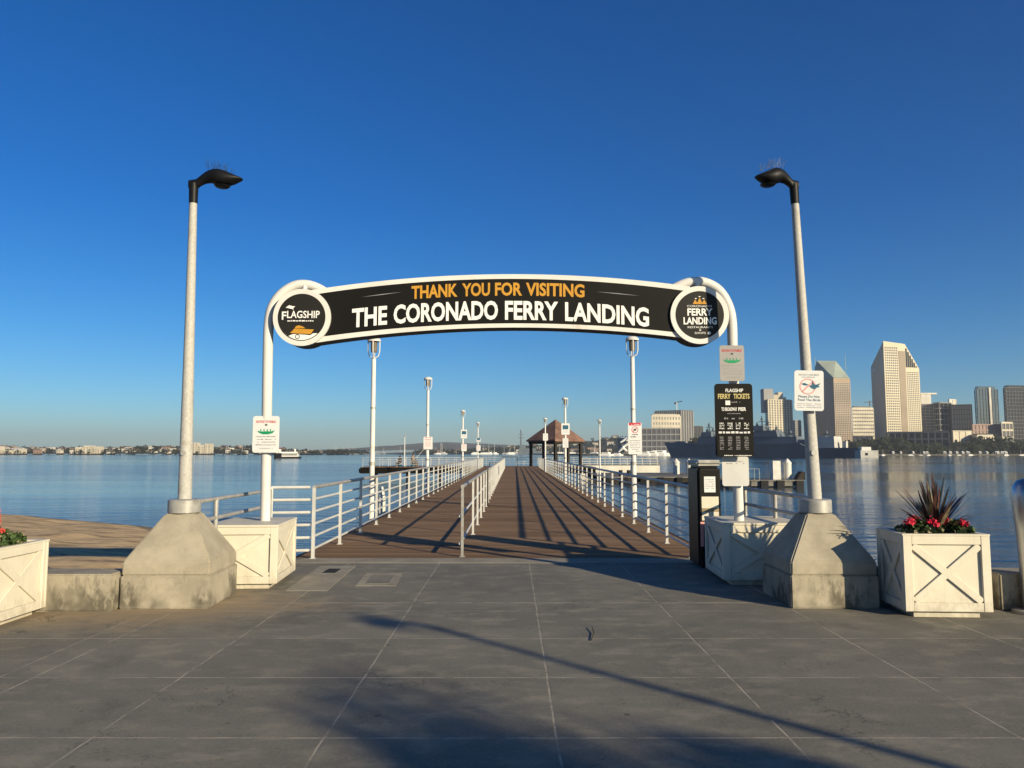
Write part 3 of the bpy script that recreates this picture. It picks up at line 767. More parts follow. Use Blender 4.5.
# ================================================================ CRATE PLANTERS
def crate(label, c, rz, w_, d_, h_, lid=True, plinth=.06, name='planter', group='cream crate planters with cross braces'):
    t = thing(name, label, 'planter', (c[0], c[1], 0), rz, group)
    MB().bb(-w_/2+.1, w_/2-.1, -d_/2+.06, d_/2-.06, 0, plinth).build('plinth', 'crate', t)
    z0, z1 = plinth+.001, h_
    MB().bb(-w_/2+.03, w_/2-.03, -d_/2+.03, d_/2-.03, z0, z1-(.0 if lid else .05)-.002).build('panel', 'crate', t)
    bw = .085
    for i, (L, off) in enumerate(((w_, d_/2), (d_, w_/2), (w_, d_/2), (d_, w_/2))):
        rot = Matrix.Rotation(math.pi/2*i, 4, 'Z') @ Matrix.Translation((0, -off, 0))
        m = MB(); e = 0 if i % 2 == 0 else .031
        for x in (-L/2+bw/2+e/2, L/2-bw/2-e/2): m.box((x, .0145, (z0+z1)/2), (bw-e, .029, z1-z0), 0, rot)
        for z in (z0+bw/2, z1-bw/2): m.box((0, .0155, z), (L-2*bw, .027, bw), 0, rot)
        m.build('frame', 'crate', t, bevel=.004, seg=1)
        a = Vector((-L/2+bw, .017, z0+bw)); b = Vector((L/2-bw, .017, z1-bw)); n_ = (b-a).normalized()
        m = MB(); mm = MB()
        def brace(m, a, b, wd, dep, yc):
            d = (b-a); L2 = d.length; d.normalize(); per = Vector((-d.z, 0, d.x))
            mat = Matrix((d, Vector((0,1,0)), per)).transposed().to_4x4(); mat.translation = (a+b)/2 + Vector((0, yc, 0))
            m.box((0,0,0), (L2-.03, dep, wd), 0, rot @ mat)
        brace(m, a, b, .07, .020, 0); m.build('brace', 'crate', t, bevel=.003, seg=1)
        a2 = Vector((a.x, a.y, b.z)); b2 = Vector((b.x, b.y, a.z)); m = MB(); brace(m, a2, b2, .07, .018, -.0015 + .001*0); m.build('brace', 'crate', t, bevel=.003, seg=1)
    if lid:
        MB().bb(-w_/2-.005, w_/2+.005, -d_/2-.005, d_/2+.005, z1+.001, z1+.03).build('lid', 'crate', t, bevel=.006, seg=1)
    else:
        m = MB(); rw = .07
        m.bb(-w_/2-.003, w_/2+.003, -d_/2-.003, -d_/2+rw, z1+.001, z1+.018).bb(-w_/2-.003, w_/2+.003, d_/2-rw, d_/2+.003, z1+.001, z1+.018)
        m.bb(-w_/2-.003, -w_/2+rw, -d_/2+rw, d_/2-rw, z1+.001, z1+.018).bb(w_/2-rw, w_/2+.003, -d_/2+rw, d_/2-rw, z1+.001, z1+.018)
        m.build('rim', 'crate', t)
        MB().bb(-w_/2+rw-.01, w_/2-rw+.01, -d_/2+rw-.01, d_/2-rw+.01, z1-.049, z1-.012).build('soil', 'soil', t)
    return t
crate('cream closed crate around the foot of the left arch post', (-3.32, 9.77), R(4), 1.0, 1.08, .72)
crate('closed crate box in shade around the foot of the right arch post', (3.08, 10.02), R(-2), .98, 1.05, .72)
crate('open crate planter with spiky plant and red flowers on the right', (4.27, 7.96), R(-3), .83, .62, .79, lid=False)
crate('open crate planter cropped at the left edge, red flowers in it', (-5.14, 7.47), R(0), .92, .86, .715, lid=False)

# plants
def blades(name, label, loc, n, ln, mats, rnd, spread_=.9, wd=.018):
    t = thing(name, label, 'plant', loc)
    groups = [MB() for _ in mats]
    for k in range(n):
        m = groups[rnd.randrange(len(mats))] if k % 4 else groups[0]
        az = rnd.uniform(0, 2*math.pi); el = R(rnd.uniform(28, 86)); L = ln*rnd.uniform(.55, 1.0)
        d = Vector((math.cos(az)*math.cos(el), math.sin(az)*math.cos(el), math.sin(el))); side = d.cross(Vector((0,0,1))).normalized()
        p = Vector((rnd.uniform(-.03,.03), rnd.uniform(-.03,.03), 0)); vs = []; seg = 6
        for i in range(seg+1):
            s_ = i/seg; wv = wd*(.6+1.2*s_)*(1-s_)**.6*1.6 + .0008
            c = p + d*L*s_ + Vector((0,0,-1))*L*.22*s_*s_*math.cos(el)
            vs += [c-side*wv, c+side*wv+Vector((0,0,.001))]
        m.add(vs, [(2*i, 2*i+1, 2*i+3, 2*i+2) for i in range(seg)])
    for i, m in enumerate(groups):
        if m.v: m.build('leaf_spray', mats[i], t, fix=False)
    return t
def bush(name, label, loc, rx, ry, rz_, nleaf, nflow, fm, rnd, clumps=7, leafs=.028):
    t = thing(name, label, 'plant', loc)
    m = MB(); fms = [MB() for _ in range(clumps)]; dm = MB()
    for k in range(nleaf):
        a = rnd.uniform(0, 2*math.pi); rr = math.sqrt(rnd.random()); h = rnd.random()**.7*(1-.55*rr)
        c = Vector((rx*rr*math.cos(a), ry*rr*math.sin(a), rz_*h*rnd.uniform(.7, 1.15)))
        nrm = Vector((rnd.uniform(-1,1), rnd.uniform(-1,1), rnd.uniform(.1,1))).normalized()
        u_ = nrm.cross(Vector((rnd.uniform(-1,1), rnd.uniform(-1,1), .3))).normalized(); v_ = nrm.cross(u_); s_ = leafs*rnd.uniform(.6, 1.3)
        (dm if rnd.random() < .12 else m).add([c+u_*s_, c+v_*s_*.8, c-u_*s_, c-v_*s_*.8], [(0,1,2,3)])
    spots = [(rnd.uniform(-rx, rx)*.85, rnd.uniform(-ry, ry*.3)*.85, rz_*rnd.uniform(.55, 1.0)) for _ in range(clumps)]
    for k in range(nflow):
        sx, sy, sz = spots[k % clumps]
        c = Vector((sx, sy, sz)) + Vector((rnd.gauss(0, .022), rnd.gauss(0, .022), rnd.gauss(0, .018)))
        nrm = Vector((rnd.uniform(-1,1), -abs(rnd.uniform(.2,1)), rnd.uniform(-.2,1))).normalized()
        u_ = nrm.cross(Vector((0,.3,1))).normalized(); v_ = nrm.cross(u_); s_ = .012*rnd.uniform(.7, 1.3)
        fms[k % clumps].add([c+u_*s_, c+v_*s_, c-u_*s_, c-v_*s_], [(0,1,2,3)])
    m.build('foliage', 'leaf', t, fix=False); dm.build('dry_leaves', 'leaf_dry', t, fix=False)
    for fmb in fms: fmb.build('flower_head', fm, t, fix=False)
    return t
rnd = random.Random(11)
blades('cordyline', 'spiky dark red-brown plant rising from the middle of the right planter', (4.34, 8.00, .77), 88, .68, ['cordy', 'leaf_dry', 'cordy', 'leaf_dry'], rnd, wd=.0125)
bush('geranium', 'red geranium clump in the front left of the right planter', (4.12, 7.88, .77), .22, .18, .17, 620, 170, 'flower', rnd, 4)
bush('geranium', 'red geranium clump in the right corner of the right planter', (4.50, 7.92, .77), .16, .18, .17, 520, 150, 'flower', rnd, 2)
bush('geranium', 'green trailing flowering plant with red blooms in the left planter', (-5.02, 7.46, .70), .30, .36, .20, 1100, 260, 'coral', rnd, 8, .03)
al = thing('aloe_flower', 'upright coral red flower spike at the left picture edge', 'plant', (-5.03, 7.62, .66))
m = MB()
for sx in (0, -.06):
    for k in range(60):
        z = rnd.uniform(.14, .36)*(1 if sx else 1.15); rr = .03*(1-(z-.14)/.3)+.004; a = rnd.uniform(0, 6.28)
        c = Vector((sx+math.cos(a)*rr, math.sin(a)*rr, z)); m.add([c, c+Vector((math.cos(a)*.012, math.sin(a)*.012, -.025)), c+Vector((.006, 0, -.03))], [(0,1,2)])
m.build('blossom', 'coral', al, fix=False)
MB().tube([(0,0,0),(0,0,.36)], .006, 6).tube([(-.06,0,0),(-.06,0,.3)], .006, 6).build('stem', 'leaf', al)

# low walls
def lowwall(label, x0, x1, y0, y1, h):
    return tag(MB().bb(x0, x1, y0, y1, 0, h).build('low_wall', 'concrete', bevel=.015, loc=None), label, 'wall', 'low concrete seawall blocks')
lowwall('low stained concrete wall block left of the lamp pedestal', -6.2, -4.06, 7.95, 8.36, .375)
lowwall('long low seawall running off to the left behind the cropped planter', -60, -6.26, 7.95, 8.36, .375)
lowwall('low concrete wall block between the right planter and the steel bollard', 4.97, 6.9, 8.0, 8.42, .375)
lowwall('low seawall continuing off to the right past the bollard', 6.96, 60, 8.0, 8.42, .375)
lowwall('short low wall piece hidden behind the right planter', 3.85, 4.90, 8.45, 8.54, .375)
bo = thing('bollard', 'shiny round-topped steel bollard at the right picture edge', 'bollard', (5.27, 7.9, 0))
MB().lathe([(.13, 0), (.135, .55), (.145, .80), (.16, 1.0), (.168, 1.16), (.155, 1.26), (.11, 1.32), (.03, 1.35)], n=40).build('post', 'steel', bo)
MB().lathe([(.22, 0), (.22, .03), (.18, .035)], n=30).build('base_ring', 'galv', bo)

# ticket machine
ki = thing('ticket_machine', 'narrow black ticket machine with white stickers beside the pier entrance', 'ticket machine', (2.77, 11.2, 0), R(2))
MB().bb(-.165, .165, -.28, .28, 0, 1.42).build('cabinet', 'black', ki, bevel=.04, seg=3)
MB().bb(-.185, .185, -.31, .31, 1.421, 1.5).build('cap', 'galv', ki, bevel=.035, seg=3)
MB().bb(-.14, .14, -.288, -.281, .12, 1.36).build('door', 'signblack', ki)
MB().bb(-.08, .08, -.294, -.289, 1.05, 1.27).build('sticker', 'signwhite', ki)
lines_part(ki, [(-.06, .06, 1.22-.03*k, .012) for k in range(5)], 'greyprint', 12, y=-.2955)
MB().bb(-.12, .12, -.294, -.289, .66, .99).build('sticker', 'crate', ki)
MB().bb(-.12, .12, -.2965, -.2945, .78, .83).build('stripe', 'leaf_dry', ki)
MB().bb(-.145, -.10, -.3, -.289, .30, .58).bb(-.145, .13, -.3, -.289, .582, .64).build('handle', 'pinkprint', ki)

# notices at the entrance
def boat_sign(t, h=.42):
    s_ = h/.42
    text_part(t, 'NOTICE TO PUBLIC', -.125*s_, .125*s_, .142*s_, .030*s_, 'red', .03)
    MB().bb(-.014*s_, .014*s_, -.0046, -.004, .107*s_, .127*s_).build('bullet', 'darkprint', t)
    m = MB(); pts = [(-.11, .045), (-.06, .035), (.02, .038), (.055, .035), (.11, .05), (.085, .015), (.03, 0), (-.04, 0), (-.09, .02)]
    m.prism_y([(x*s_, z*s_) for x, z in pts], -.0052, -.0042)
    for x in (-.07, -.03, .01, .05): m.bb(x*s_, (x+.012)*s_, -.0052, -.0042, .038*s_, (.062+.2*abs(x)*.3)*s_)
    m.build('boat_emblem', 'green', t)
    lines_part(t, [(-.125*s_, .125*s_, (-.035-.034*k)*s_, .014*s_) for k in range(4)]+[(-.09*s_, .09*s_, -.18*s_, .01*s_)], 'greyprint', 21)
x, z = P(266, 434.3, 9.62)
notice('notice_sign', 'white notice with red heading and green boat on the left arch post', (x, 9.62, z), .33, .455, boat_sign)
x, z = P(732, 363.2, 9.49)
notice('notice_sign', 'shade-toned notice with red heading and green boat at the top of the right arch post', (x, 9.49, z), .305, .445, boat_sign, rim='signshade')
def tickets(t):
    text_part(t, 'FLAGSHIP', -.095, .12, .345, .042, 'vinyl', .02)
    text_part(t, 'FERRY', -.19, -.035, .262, .062, 'goldpale', .03); text_part(t, 'TICKETS', .0, .195, .262, .062, 'goldpale', .03)
    MB().bb(-.10, -.042, -.0046, -.004, .185, .24).build('label_box', 'vinyl', t)
    lines_part(t, [(-.03, .08, .215, .014)], 'greyprint', 30)
    text_part(t, 'TO BROADWAY', -.15, .04, .112, .044, 'vinyl', .03); text_part(t, 'PIER', .055, .15, .112, .044, 'vinyl', .03)
    lines_part(t, [(-.08, .08, .075, .012)] + [(-.12+.09*k, -.06+.09*k, .01, .02) for k in range(3)], 'greyprint', 31)
    lines_part(t, [(-.18+.1*c, -.12+.1*c, -.045-.022*k, .012) for c in range(4) for k in range(4)], 'vinyl', 32)
    lines_part(t, [(-.19, .19, -.165, .026)], 'signwhite', 33, density=1)
    lines_part(t, [(-.18+.1*c, -.13+.1*c, -.215-.021*k, .011) for c in range(4) for k in range(8)], 'greyprint', 34, density=.95)
    lines_part(t, [(-.13, .2, -.44, .010)], 'vinyl', 35, density=.95)
MT['goldpale'] = M('pale_gold_vinyl', (.62, .52, .22), .5, .05, 3)
x, z = P(734, 420, 9.5)
notice('ticket_board', 'tall black ferry ticket price board on the right arch post', (x, 9.50, z), .465, .90, tickets, rim='signblack', rz=R(-3))
def qr_plain(t):
    lines_part(t, [(-.09, .09, .115, .012), (-.11, .11, .09, .014)], 'greyprint', 36)
x, z = P(735.5, 471.3, 9.66)
notice('notice_sign', 'small white square notice below the black ticket board', (x, 9.66, z), .33, .365, qr_plain, rz=R(-2), rim='signhalfshade')
def birds(t):
    text_part(t, 'PROTECT OUR BIRDS', -.11, .11, .165, .018, 'greyprint', 0)
    lines_part(t, [(-.09, .09, .145, .01)], 'greyprint', 40)
    m = MB(); ring(m, -.015, .045, .088, .012, -.0046)
    m.add([(-.08, -.0046, -.008), (-.07, -.0046, -.018), (.05, -.0046, .098), (.04, -.0046, .108)], [(0,1,2,3)]); m.build('emblem', 'pinkprint', t)
    m = MB(); m.prism_y([(0, .05), (.03, .065), (.035, .11), (.055, .07), (.08, .068), (.125, .085), (.10, .055), (.115, .04), (.085, .035), (.06, .015), (.03, .025)], -.0058, -.0048)
    m.prism_y([(-.085, .075), (-.05, .085), (-.005, .065), (-.03, .055), (-.06, .06)], -.0058, -.0048); m.build('bird_emblem', 'blueprint', t)
    text_part(t, 'Please Do Not', -.115, .115, -.078, .026, 'blueprint', .01); text_part(t, 'Feed The Birds', -.12, .12, -.115, .026, 'blueprint', .01)
    lines_part(t, [(-.13, .13, -.15-.02*k, .008) for k in range(3)], 'greyprint', 41)
zb = P(809, 391, 8.5)[1]
bs = notice('notice_sign', 'white no bird feeding sign strapped to the right street lamp', (P(809, 391, 8.45)[0], 8.45, zb), .315, .445, birds, rz=R(-4))
bs.rotation_euler.y = R(1.5)

# ground covers
def gpoly(pts, z, name, mat, parent=None):
    c = [G(*p) for p in pts]
    return MB().prism_z([(a, b) for a, b in c], -.02, z).build(name, mat, parent)
uc = thing('utility_cover', 'pale concrete utility slab with a small dark grate by the left crate', 'utility cover')
gpoly([(285, 591), (327, 591), (355.7, 566), (320, 566)], .004, 'slab', 'concrete_plain', uc)
gpoly([(322, 573.2), (335, 573.2), (341, 569.2), (329, 569.2)], .008, 'grate', 'wood_dark', uc)
u2 = thing('utility_cover', 'square worn cover plate set in the paving before the pier', 'utility cover')
gpoly([(355, 586), (396, 586), (402.5, 573), (366, 573)], .004, 'frame', 'concrete_plain', u2)
gpoly([(366, 584), (389, 584), (395, 575.5), (373, 575.5)], .008, 'plate', 'paving', u2)
tw = MB(); tw.tube([(G(591, 641)[0], G(591, 641)[1], .006), (G(594, 634)[0], G(594, 634)[1], .012), (G(592, 629)[0], G(592, 629)[1], .02)], .004, 5)
tag(tw.build('twig', 'wood_dark'), 'small dark twig lying on the paving in the sun', 'twig')

# tree behind the camera whose crown shades the foreground
def tree(label, loc, hgt, rad, r_, n=5200, name='tree', leaf='leaf', group=None, zsq=1.0):
    t = thing(name, label, 'tree', loc, 0, group)
    cz = hgt-rad*zsq
    m = MB(); m.tube([(0,0,-.1),(.05,.03,cz*.5),(0,0,cz)], [.16, .11, .06], 10)
    cl = []
    for k in range(34):
        d = Vector((r_.gauss(0,1), r_.gauss(0,1), r_.gauss(0,1)*.9)).normalized()*rad*r_.uniform(.35, .72); d.z *= zsq
        c = Vector((0,0,cz))+d; cl.append((c, rad*r_.uniform(.28, .48))); m.tube([(0,0,cz*.72), c], [.045, .012], 6)
    m.build('trunk', 'bark', t)
    lm = MB()
    for k in range(n):
        c, rr = cl[r_.randrange(len(cl))]
        d = Vector((r_.gauss(0,1), r_.gauss(0,1), r_.gauss(0,1))).normalized()*rr*r_.random()**.4
        p = c+d; a = Vector((r_.gauss(0,1), r_.gauss(0,1), r_.gauss(0,1))).normalized(); b = a.cross(Vector((.3,.5,.8))).normalized(); s_ = r_.uniform(.04, .08)
        lm.add([p+a*s_, p+b*s_*.6, p-a*s_, p-b*s_*.6], [(0,1,2,3)])
    lm.build('crown', leaf, t, fix=False)
    return t
tree('bushy tree behind the viewpoint that shades the foreground paving', (13.0, -9.3, 0), 6.3, 1.3, random.Random(3), zsq=1.2, n=15000)

# ================================================================ FLOATING DOCKS
MT['dockgrey'] = M('dock_deck', (.20, .19, .17), .8, .2, 1)
MT['creamside'] = M('cream_side', (.72, .69, .60), .6, .1, .5)
MT['pilewhite'] = M('pile_white', (.70, .68, .62), .5, .1, 2)
fd = thing('floating_dock', 'long floating dock with cream side wall to the right of the pier', 'dock', (0, 0, 0))
def dx(px, Y): return (px-512)/F*Y
Yd = 104
MB().bb(dx(580, Yd), dx(659, Yd), Yd, Yd+5, WZ-.3, -.06).build('hull', 'creamside', fd)
MB().bb(dx(580, Yd)-.05, dx(659, Yd)+.05, Yd-.05, Yd+5.05, -.059, .0).build('deck', 'dockgrey', fd)
m = MB()
for k in range(11):
    x = dx(582, Yd)+k*(dx(657, Yd)-dx(582, Yd))/10; m.tube([(x, Yd+.1, 0), (x, Yd+.1, .85)], .04, 6)
for h in (.85, .5, .15): m.tube([(dx(582, Yd), Yd+.1, h), (dx(657, Yd), Yd+.1, h)], .035, 6)
m.build('guard_rail', 'creamside', fd)
f2 = thing('floating_dock', 'grey low floating dock with dark fenders just beyond the pier railing', 'dock')
MB().bb(dx(600, 82), dx(722, 82), 82, 99, WZ+.1, -1.02).build('hull', 'wood_dark', f2)
MB().bb(dx(600, 82)-.1, dx(722, 82)+.1, 81.9, 99.1, -1.019, -.9).build('deck', 'dockgrey', f2)
for k in range(7):
    x = dx(606+k*18, 82); MB().bb(x-.3, x+.3, 81.7, 81.89, WZ-.1, -.95).build('fender', 'black', f2)
f3 = thing('floating_dock', 'short grey floating dock section behind the right arch post', 'dock')
MB().bb(dx(722, 73), dx(801, 73), 73, 78, WZ+.1, -1.05).build('hull', 'dockgrey', f3)
MB().bb(dx(722, 73)-.1, dx(801, 73)+.1, 72.9, 78.1, -1.049, -.93).build('deck', 'dockgrey', f3)
for px in (730, 745, 762, 778, 797):
    MB().bb(dx(px, 73)-.35, dx(px, 73)+.35, 72.7, 72.89, WZ-.1, -.98).build('fender', 'black', f3)
for px in (733, 739, 746, 754, 759):
    MB().tube([(dx(px, 73), 73.4, -.93), (dx(px, 73), 73.4, .1)], .03, 6).build('stanchion', 'galv', f3)
MB().tube([(dx(733, 73), 73.4, .1), (dx(759, 73), 73.4, .1)], .025, 6).build('guard_rail', 'galv', f3)
MB().bb(dx(771.5, 74), dx(779.2, 74), 74, 75, -.93, .85).build('locker', 'pilewhite', f3)
m = MB(); m.prism_y([(dx(793, 74), -.93), (dx(801, 74), -.93), (dx(801, 74), -.2), (dx(798, 74), -.15), (dx(795, 74), -.5)], 73.4, 74.4); m.build('ramp', 'wood_dark', f3)
def pile(px, pyt, Y, label, w_=.9):
    x = dx(px, Y); zt = P(px, pyt, Y)[1]; t = thing('mooring_pile', label, 'pile', (x, Y, WZ-2), 0, 'white capped mooring piles by the docks')
    H = zt-(WZ-2)
    MB().tube([(0,0,0),(0,0,H-.5)], w_*.42, 12).build('shaft', 'pilewhite', t)
    MB().lathe([(w_*.46, H-.5), (w_*.46, H-.42), (.04, H)], n=12).build('cap', 'pilewhite', t)
pile(675.5, 458.5, 92, 'white pointed pile left of the ticket machine')
pile(688, 458.5, 90, 'white pointed pile just behind the ticket machine')
pile(786, 458.5, 74.6, 'white pointed pile right of the white dock locker', .85)
pile(383, 486.5, 26.5, 'short white pile standing in the water just outside the left pier railing', .32)
pile(632, 459, 88, 'white pile beside the nearest right lantern post', .6)
for px, l in ((620, 'dark stubby timber pile on the grey dock'), (628, 'second dark stubby timber pile on the grey dock, near the white pile')):
    t = thing('mooring_pile', l, 'pile', (dx(px, 84), 84, WZ-2)); MB().tube([(0,0,0),(0,0,2.0+1.35)], .22, 10).build('shaft', 'wood_dark', t)
fp = thing('flagpole', 'thin white pole standing on the left platform', 'pole', (dx(405, 95), PE+7, 0))
MB().tube([(0,0,0),(0,0,3.6)], [.07, .04], 8).build('pole', 'white', fp)
MB().lathe([(.05, 3.6), (.09, 3.7), (.05, 3.85)], n=10).build('cap', 'galv', fp)

# anglers on the left platform
def person(label, loc, rz, joints, edges, radii, cloth, head_c, hair='darkprint', seated=True):
    me = bpy.data.meshes.new('person'); me.from_pydata(joints, edges, []); ob = bpy.data.objects.new('person', me); COL.objects.link(ob)
    sk = ob.modifiers.new('s', 'SKIN'); 
    for i, r_ in enumerate(radii): me.skin_vertices[0].data[i].radius = (r_, r_)
    me.skin_vertices[0].data[0].use_root = True
    ob.modifiers.new('ss', 'SUBSURF').levels = 1
    dg = bpy.context.evaluated_depsgraph_get(); dg.update()
    nm = bpy.data.meshes.new_from_object(ob.evaluated_get(dg)); ob.modifiers.clear(); ob.data = nm
    nm.materials.clear(); nm.materials.append(MT['skin'])
    for p in nm.polygons: p.use_smooth = True
    ob.location = loc; ob.rotation_euler.z = rz
    tag(ob, label, 'person')
    # jacket and trousers: the same skeleton, slightly thicker, without head and hands
    for nme, vs_idx, mat in cloth:
        idx = {v: i for i, v in enumerate(vs_idx)}
        cj = [joints[v] for v in vs_idx]; ce = [(idx[a], idx[b]) for a, b in edges if a in idx and b in idx]
        cm = bpy.data.meshes.new(nme); cm.from_pydata(cj, ce, []); co = bpy.data.objects.new(nme, cm); COL.objects.link(co)
        co.modifiers.new('s', 'SKIN')
        for i, v in enumerate(vs_idx): r_ = radii[v]*1.18+.012; cm.skin_vertices[0].data[i].radius = (r_, r_)
        cm.skin_vertices[0].data[0].use_root = True
        co.modifiers.new('ss', 'SUBSURF').levels = 1
        dg = bpy.context.evaluated_depsgraph_get(); dg.update()
        k = bpy.data.meshes.new_from_object(co.evaluated_get(dg)); co.modifiers.clear(); co.data = k; k.materials.clear(); k.materials.append(MT[mat])
        for p in k.polygons: p.use_smooth = True
        co.parent = ob
    hx, hy, hz = head_c
    MB().ball((hx, hy+.02, hz+.03), .115, 8, (.9, 1, .95)).build('hair', hair, ob)
    return ob
# seated: 0 pelvis 1 belly 2 chest 3 neck 4 head 5 top ; arms 6-8, 9-11 ; legs 12-14, 15-17
J = [(0,0,.50),(0,.02,.66),(0,.02,.86),(0,0,1.02),(0,-.02,1.14),(0,-.02,1.24),
     (.19,.02,.94),(.24,-.10,.72),(.16,-.32,.74), (-.19,.02,.94),(-.24,-.10,.72),(-.14,-.32,.76),
     (.11,-.08,.50),(.13,-.45,.50),(.13,-.48,.06),(.13,-.60,.04), (-.11,-.08,.50),(-.13,-.45,.50),(-.13,-.48,.06),(-.13,-.60,.04)]
E = [(0,1),(1,2),(2,3),(3,4),(4,5),(2,6),(6,7),(7,8),(2,9),(9,10),(10,11),(0,12),(12,13),(13,14),(14,15),(0,16),(16,17),(17,18),(18,19)]
RD = [.14,.13,.15,.06,.095,.06,.065,.05,.035,.065,.05,.035,.095,.07,.045,.04,.095,.07,.045,.04]
MT['navy'] = M('navy_cloth', (.02, .022, .03), .9, .2, 5); MT['tan'] = M('tan_cloth', (.20, .17, .14), .9, .2, 5)
up_i = [2,1,0,6,7,9,10]; lo_i = [0,12,13,14,16,17,18]
def box_seat(label, x, y):
    t = thing('cooler', label, 'cooler', (x, y, 0)); MB().bb(-.22, .22, -.18, .22, 0, .33).build('body', 'blueprint', t, bevel=.02); MB().bb(-.23, .23, -.19, .23, .331, .38).build('lid', 'cap', t, bevel=.01)
xa = dx(400.5, 90.5); xb = dx(413.5, 89.8)
person('person in dark clothes sitting on the left platform of the pier', (xa, 90.5, 0), R(-40), J, E, RD, [('jacket', up_i, 'navy'), ('trousers', lo_i, 'navy')], (0,-.02,1.16))
J2 = [Vector(j)*1.18 for j in J]
person('person in tan coat fishing from the left platform of the pier', (xb, 89.8, 0), R(60), [tuple(j) for j in J2], E, [r_*1.25 for r_ in RD], [('coat', up_i, 'tan'), ('trousers', lo_i, 'tan')], (0,-.02,1.37))
box_seat('small cooler box under the person in dark clothes', xa+.02, 90.52); box_seat('cooler box under the person in the tan coat', xb-.02, 89.85)
fr = thing('fishing_rod', 'thin slanted fishing rod held over the platform railing', 'fishing rod', (xb+.3, 89.75, .95))
MB().tube([(0,0,0),(1.0,.6,1.2)], [.02, .008], 5).build('rod', 'cap', fr); MB().lathe([(.04,0),(.04,.05)], (.08,.03,.06), 8).build('reel', 'galv', fr)

# ================================================================ FAR SHORE AND HILLS
MT['hill'] = M('dry_hill', (.13, .12, .08), .95, .3, .004, c2=(.06, .07, .04), thr=(.45, .6), thr_scale=.01)
MT['shore'] = M('shore_ground', (.14, .13, .09), .95, .3, .02, c2=(.05, .06, .035), thr=(.4, .6), thr_scale=.03)
MT['fartree'] = M('far_foliage', (.022, .028, .015), .9, .4, .05)
MT['rock'] = M('riprap', (.12, .11, .095), .9, .4, .4)
def hnoise(x, s, seed):
    return sum(math.sin(x*s*(1.7**k)+seed*(k+1)*1.9)/(1.35**k) for k in range(5))/2.6
def terrain(name, x0, x1, y0, y1, hf, mat, n=120, mrows=8):
    vs = []
    for j in range(mrows+1):
        for i in range(n+1):
            x = x0+(x1-x0)*i/n; s_ = j/mrows; y = y0+(y1-y0)*s_
            vs.append((x, y, WZ-.5 + hf(x, s_)))
    fs = [(j*(n+1)+i, j*(n+1)+i+1, (j+1)*(n+1)+i+1, (j+1)*(n+1)+i) for j in range(mrows) for i in range(n)]
    return struct(MB().add(vs, fs, True).build(name, mat))
def hleft(x, s_):     # left shore, gently rising town
    return 2.2 + 13*min(1, s_*1.4)*(.72+.28*hnoise(x, .011, 1)) * (1 if x < -560 else max(.18, 1-(x+560)/160))
terrain('left_shore_hillside', -2200, -150, 1350, 1700, hleft, 'shore', 200, 10)
def hfar(x, s_):
    px = 512+F*x/4200
    base = 26 + 30*math.exp(-((px-425)/70)**2) + 22*math.exp(-((px-560)/110)**2) + 12*hnoise(x, .0012, 3) + 5*hnoise(x, .006, 5)
    lim = 1/(1+math.exp(-(px-300)/22))
    return 3 + max(6, base)*(.3+.7*math.sin(min(1, s_*1.1)*math.pi/2))*lim + 10*s_
terrain('far_hills', -2600, 2200, 4000, 4900, hfar, 'hill', 260, 8)
def hmid(x, s_):
    px = 512+F*x/1900
    return 2.6 + 27*min(1, s_*1.3)*(.75+.2*hnoise(x, .012, 2))*max(.12, min(1, (px-430)/120)) + 16*min(1, s_*1.3)*max(0, min(1, (px-560)/40))
terrain('mid_shore_hillside', -330, 520, 1900, 2300, hmid, 'shore', 120, 8)
# city land
cl = MB().prism_z([(90, 985), (150, 955), (1600, 1010), (2600, 1100), (2600, 3000), (40, 3000), (40, 1500)], WZ-1, .4)
struct(cl.build('city_land', 'shore'))
tag(MB().bar((95, 983, -1.0), (152, 951, -1.0), 5, 2.6).bar((148, 952, -1.0), (1600, 1007, -1.0), 5, 2.6).build('riprap_bank', 'rock'), 'dark rock bank along the city waterfront', 'seawall')

def leaf_mass(name, pts, rnd_, mat='fartree', label=None, per=30, s0=1.4):
    m = MB()
    for x, y, z, r_ in pts:
        for k in range(per):
            d = Vector((rnd_.gauss(0,1), rnd_.gauss(0,1), rnd_.gauss(0,.8))); d.normalize(); p = Vector((x, y, z))+d*r_*rnd_.random()**.35
            a = Vector((rnd_.gauss(0,1), rnd_.gauss(0,.5), rnd_.gauss(0,1))).normalized(); b = a.cross(Vector((.2, 1, .3))).normalized(); s_ = s0*rnd_.uniform(.5, 1.1)*r_/4
            m.add([p+a*s_, p+b*s_*.8, p-a*s_, p-b*s_*.8], [(0,1,2,3)])
    return tag(m.build(name, mat, fix=False), label, 'trees', kind='stuff')
rf = random.Random(21)
pts = []
for k in range(1300):
    x = rf.uniform(-1350, -300); s_ = rf.random(); y = 1352+s_*300
    pts.append((x, y, WZ-.5+hleft(x, s_*300/350)+2, rf.uniform(3, 6.5)))
leaf_mass('shoreline_trees', pts, rf, label='dark trees scattered among the houses of the left far shore', per=16)
pts = []
for k in range(800):
    x = rf.uniform(-250, 500); s_ = rf.random()**1.5; y = 1902+s_*330
    pts.append((x, y, WZ-.5+hmid(x, s_*330/400)+3, rf.uniform(4, 8)))
leaf_mass('hillside_trees', pts, rf, label='dark wooded slope beyond the pier end and shelter', per=16)
pts = []
for k in range(800):
    x = rf.uniform(240, 760); hh = 9+14*max(0, hnoise(x, .03, 7)+.25)
    pts.append((x, 1000+rf.uniform(0, 40), hh*rf.uniform(.2, 1)-1, rf.uniform(4.5, 8)))
leaf_mass('waterfront_trees', pts, rf, label='dark belt of trees along the city waterfront on the right', per=30)

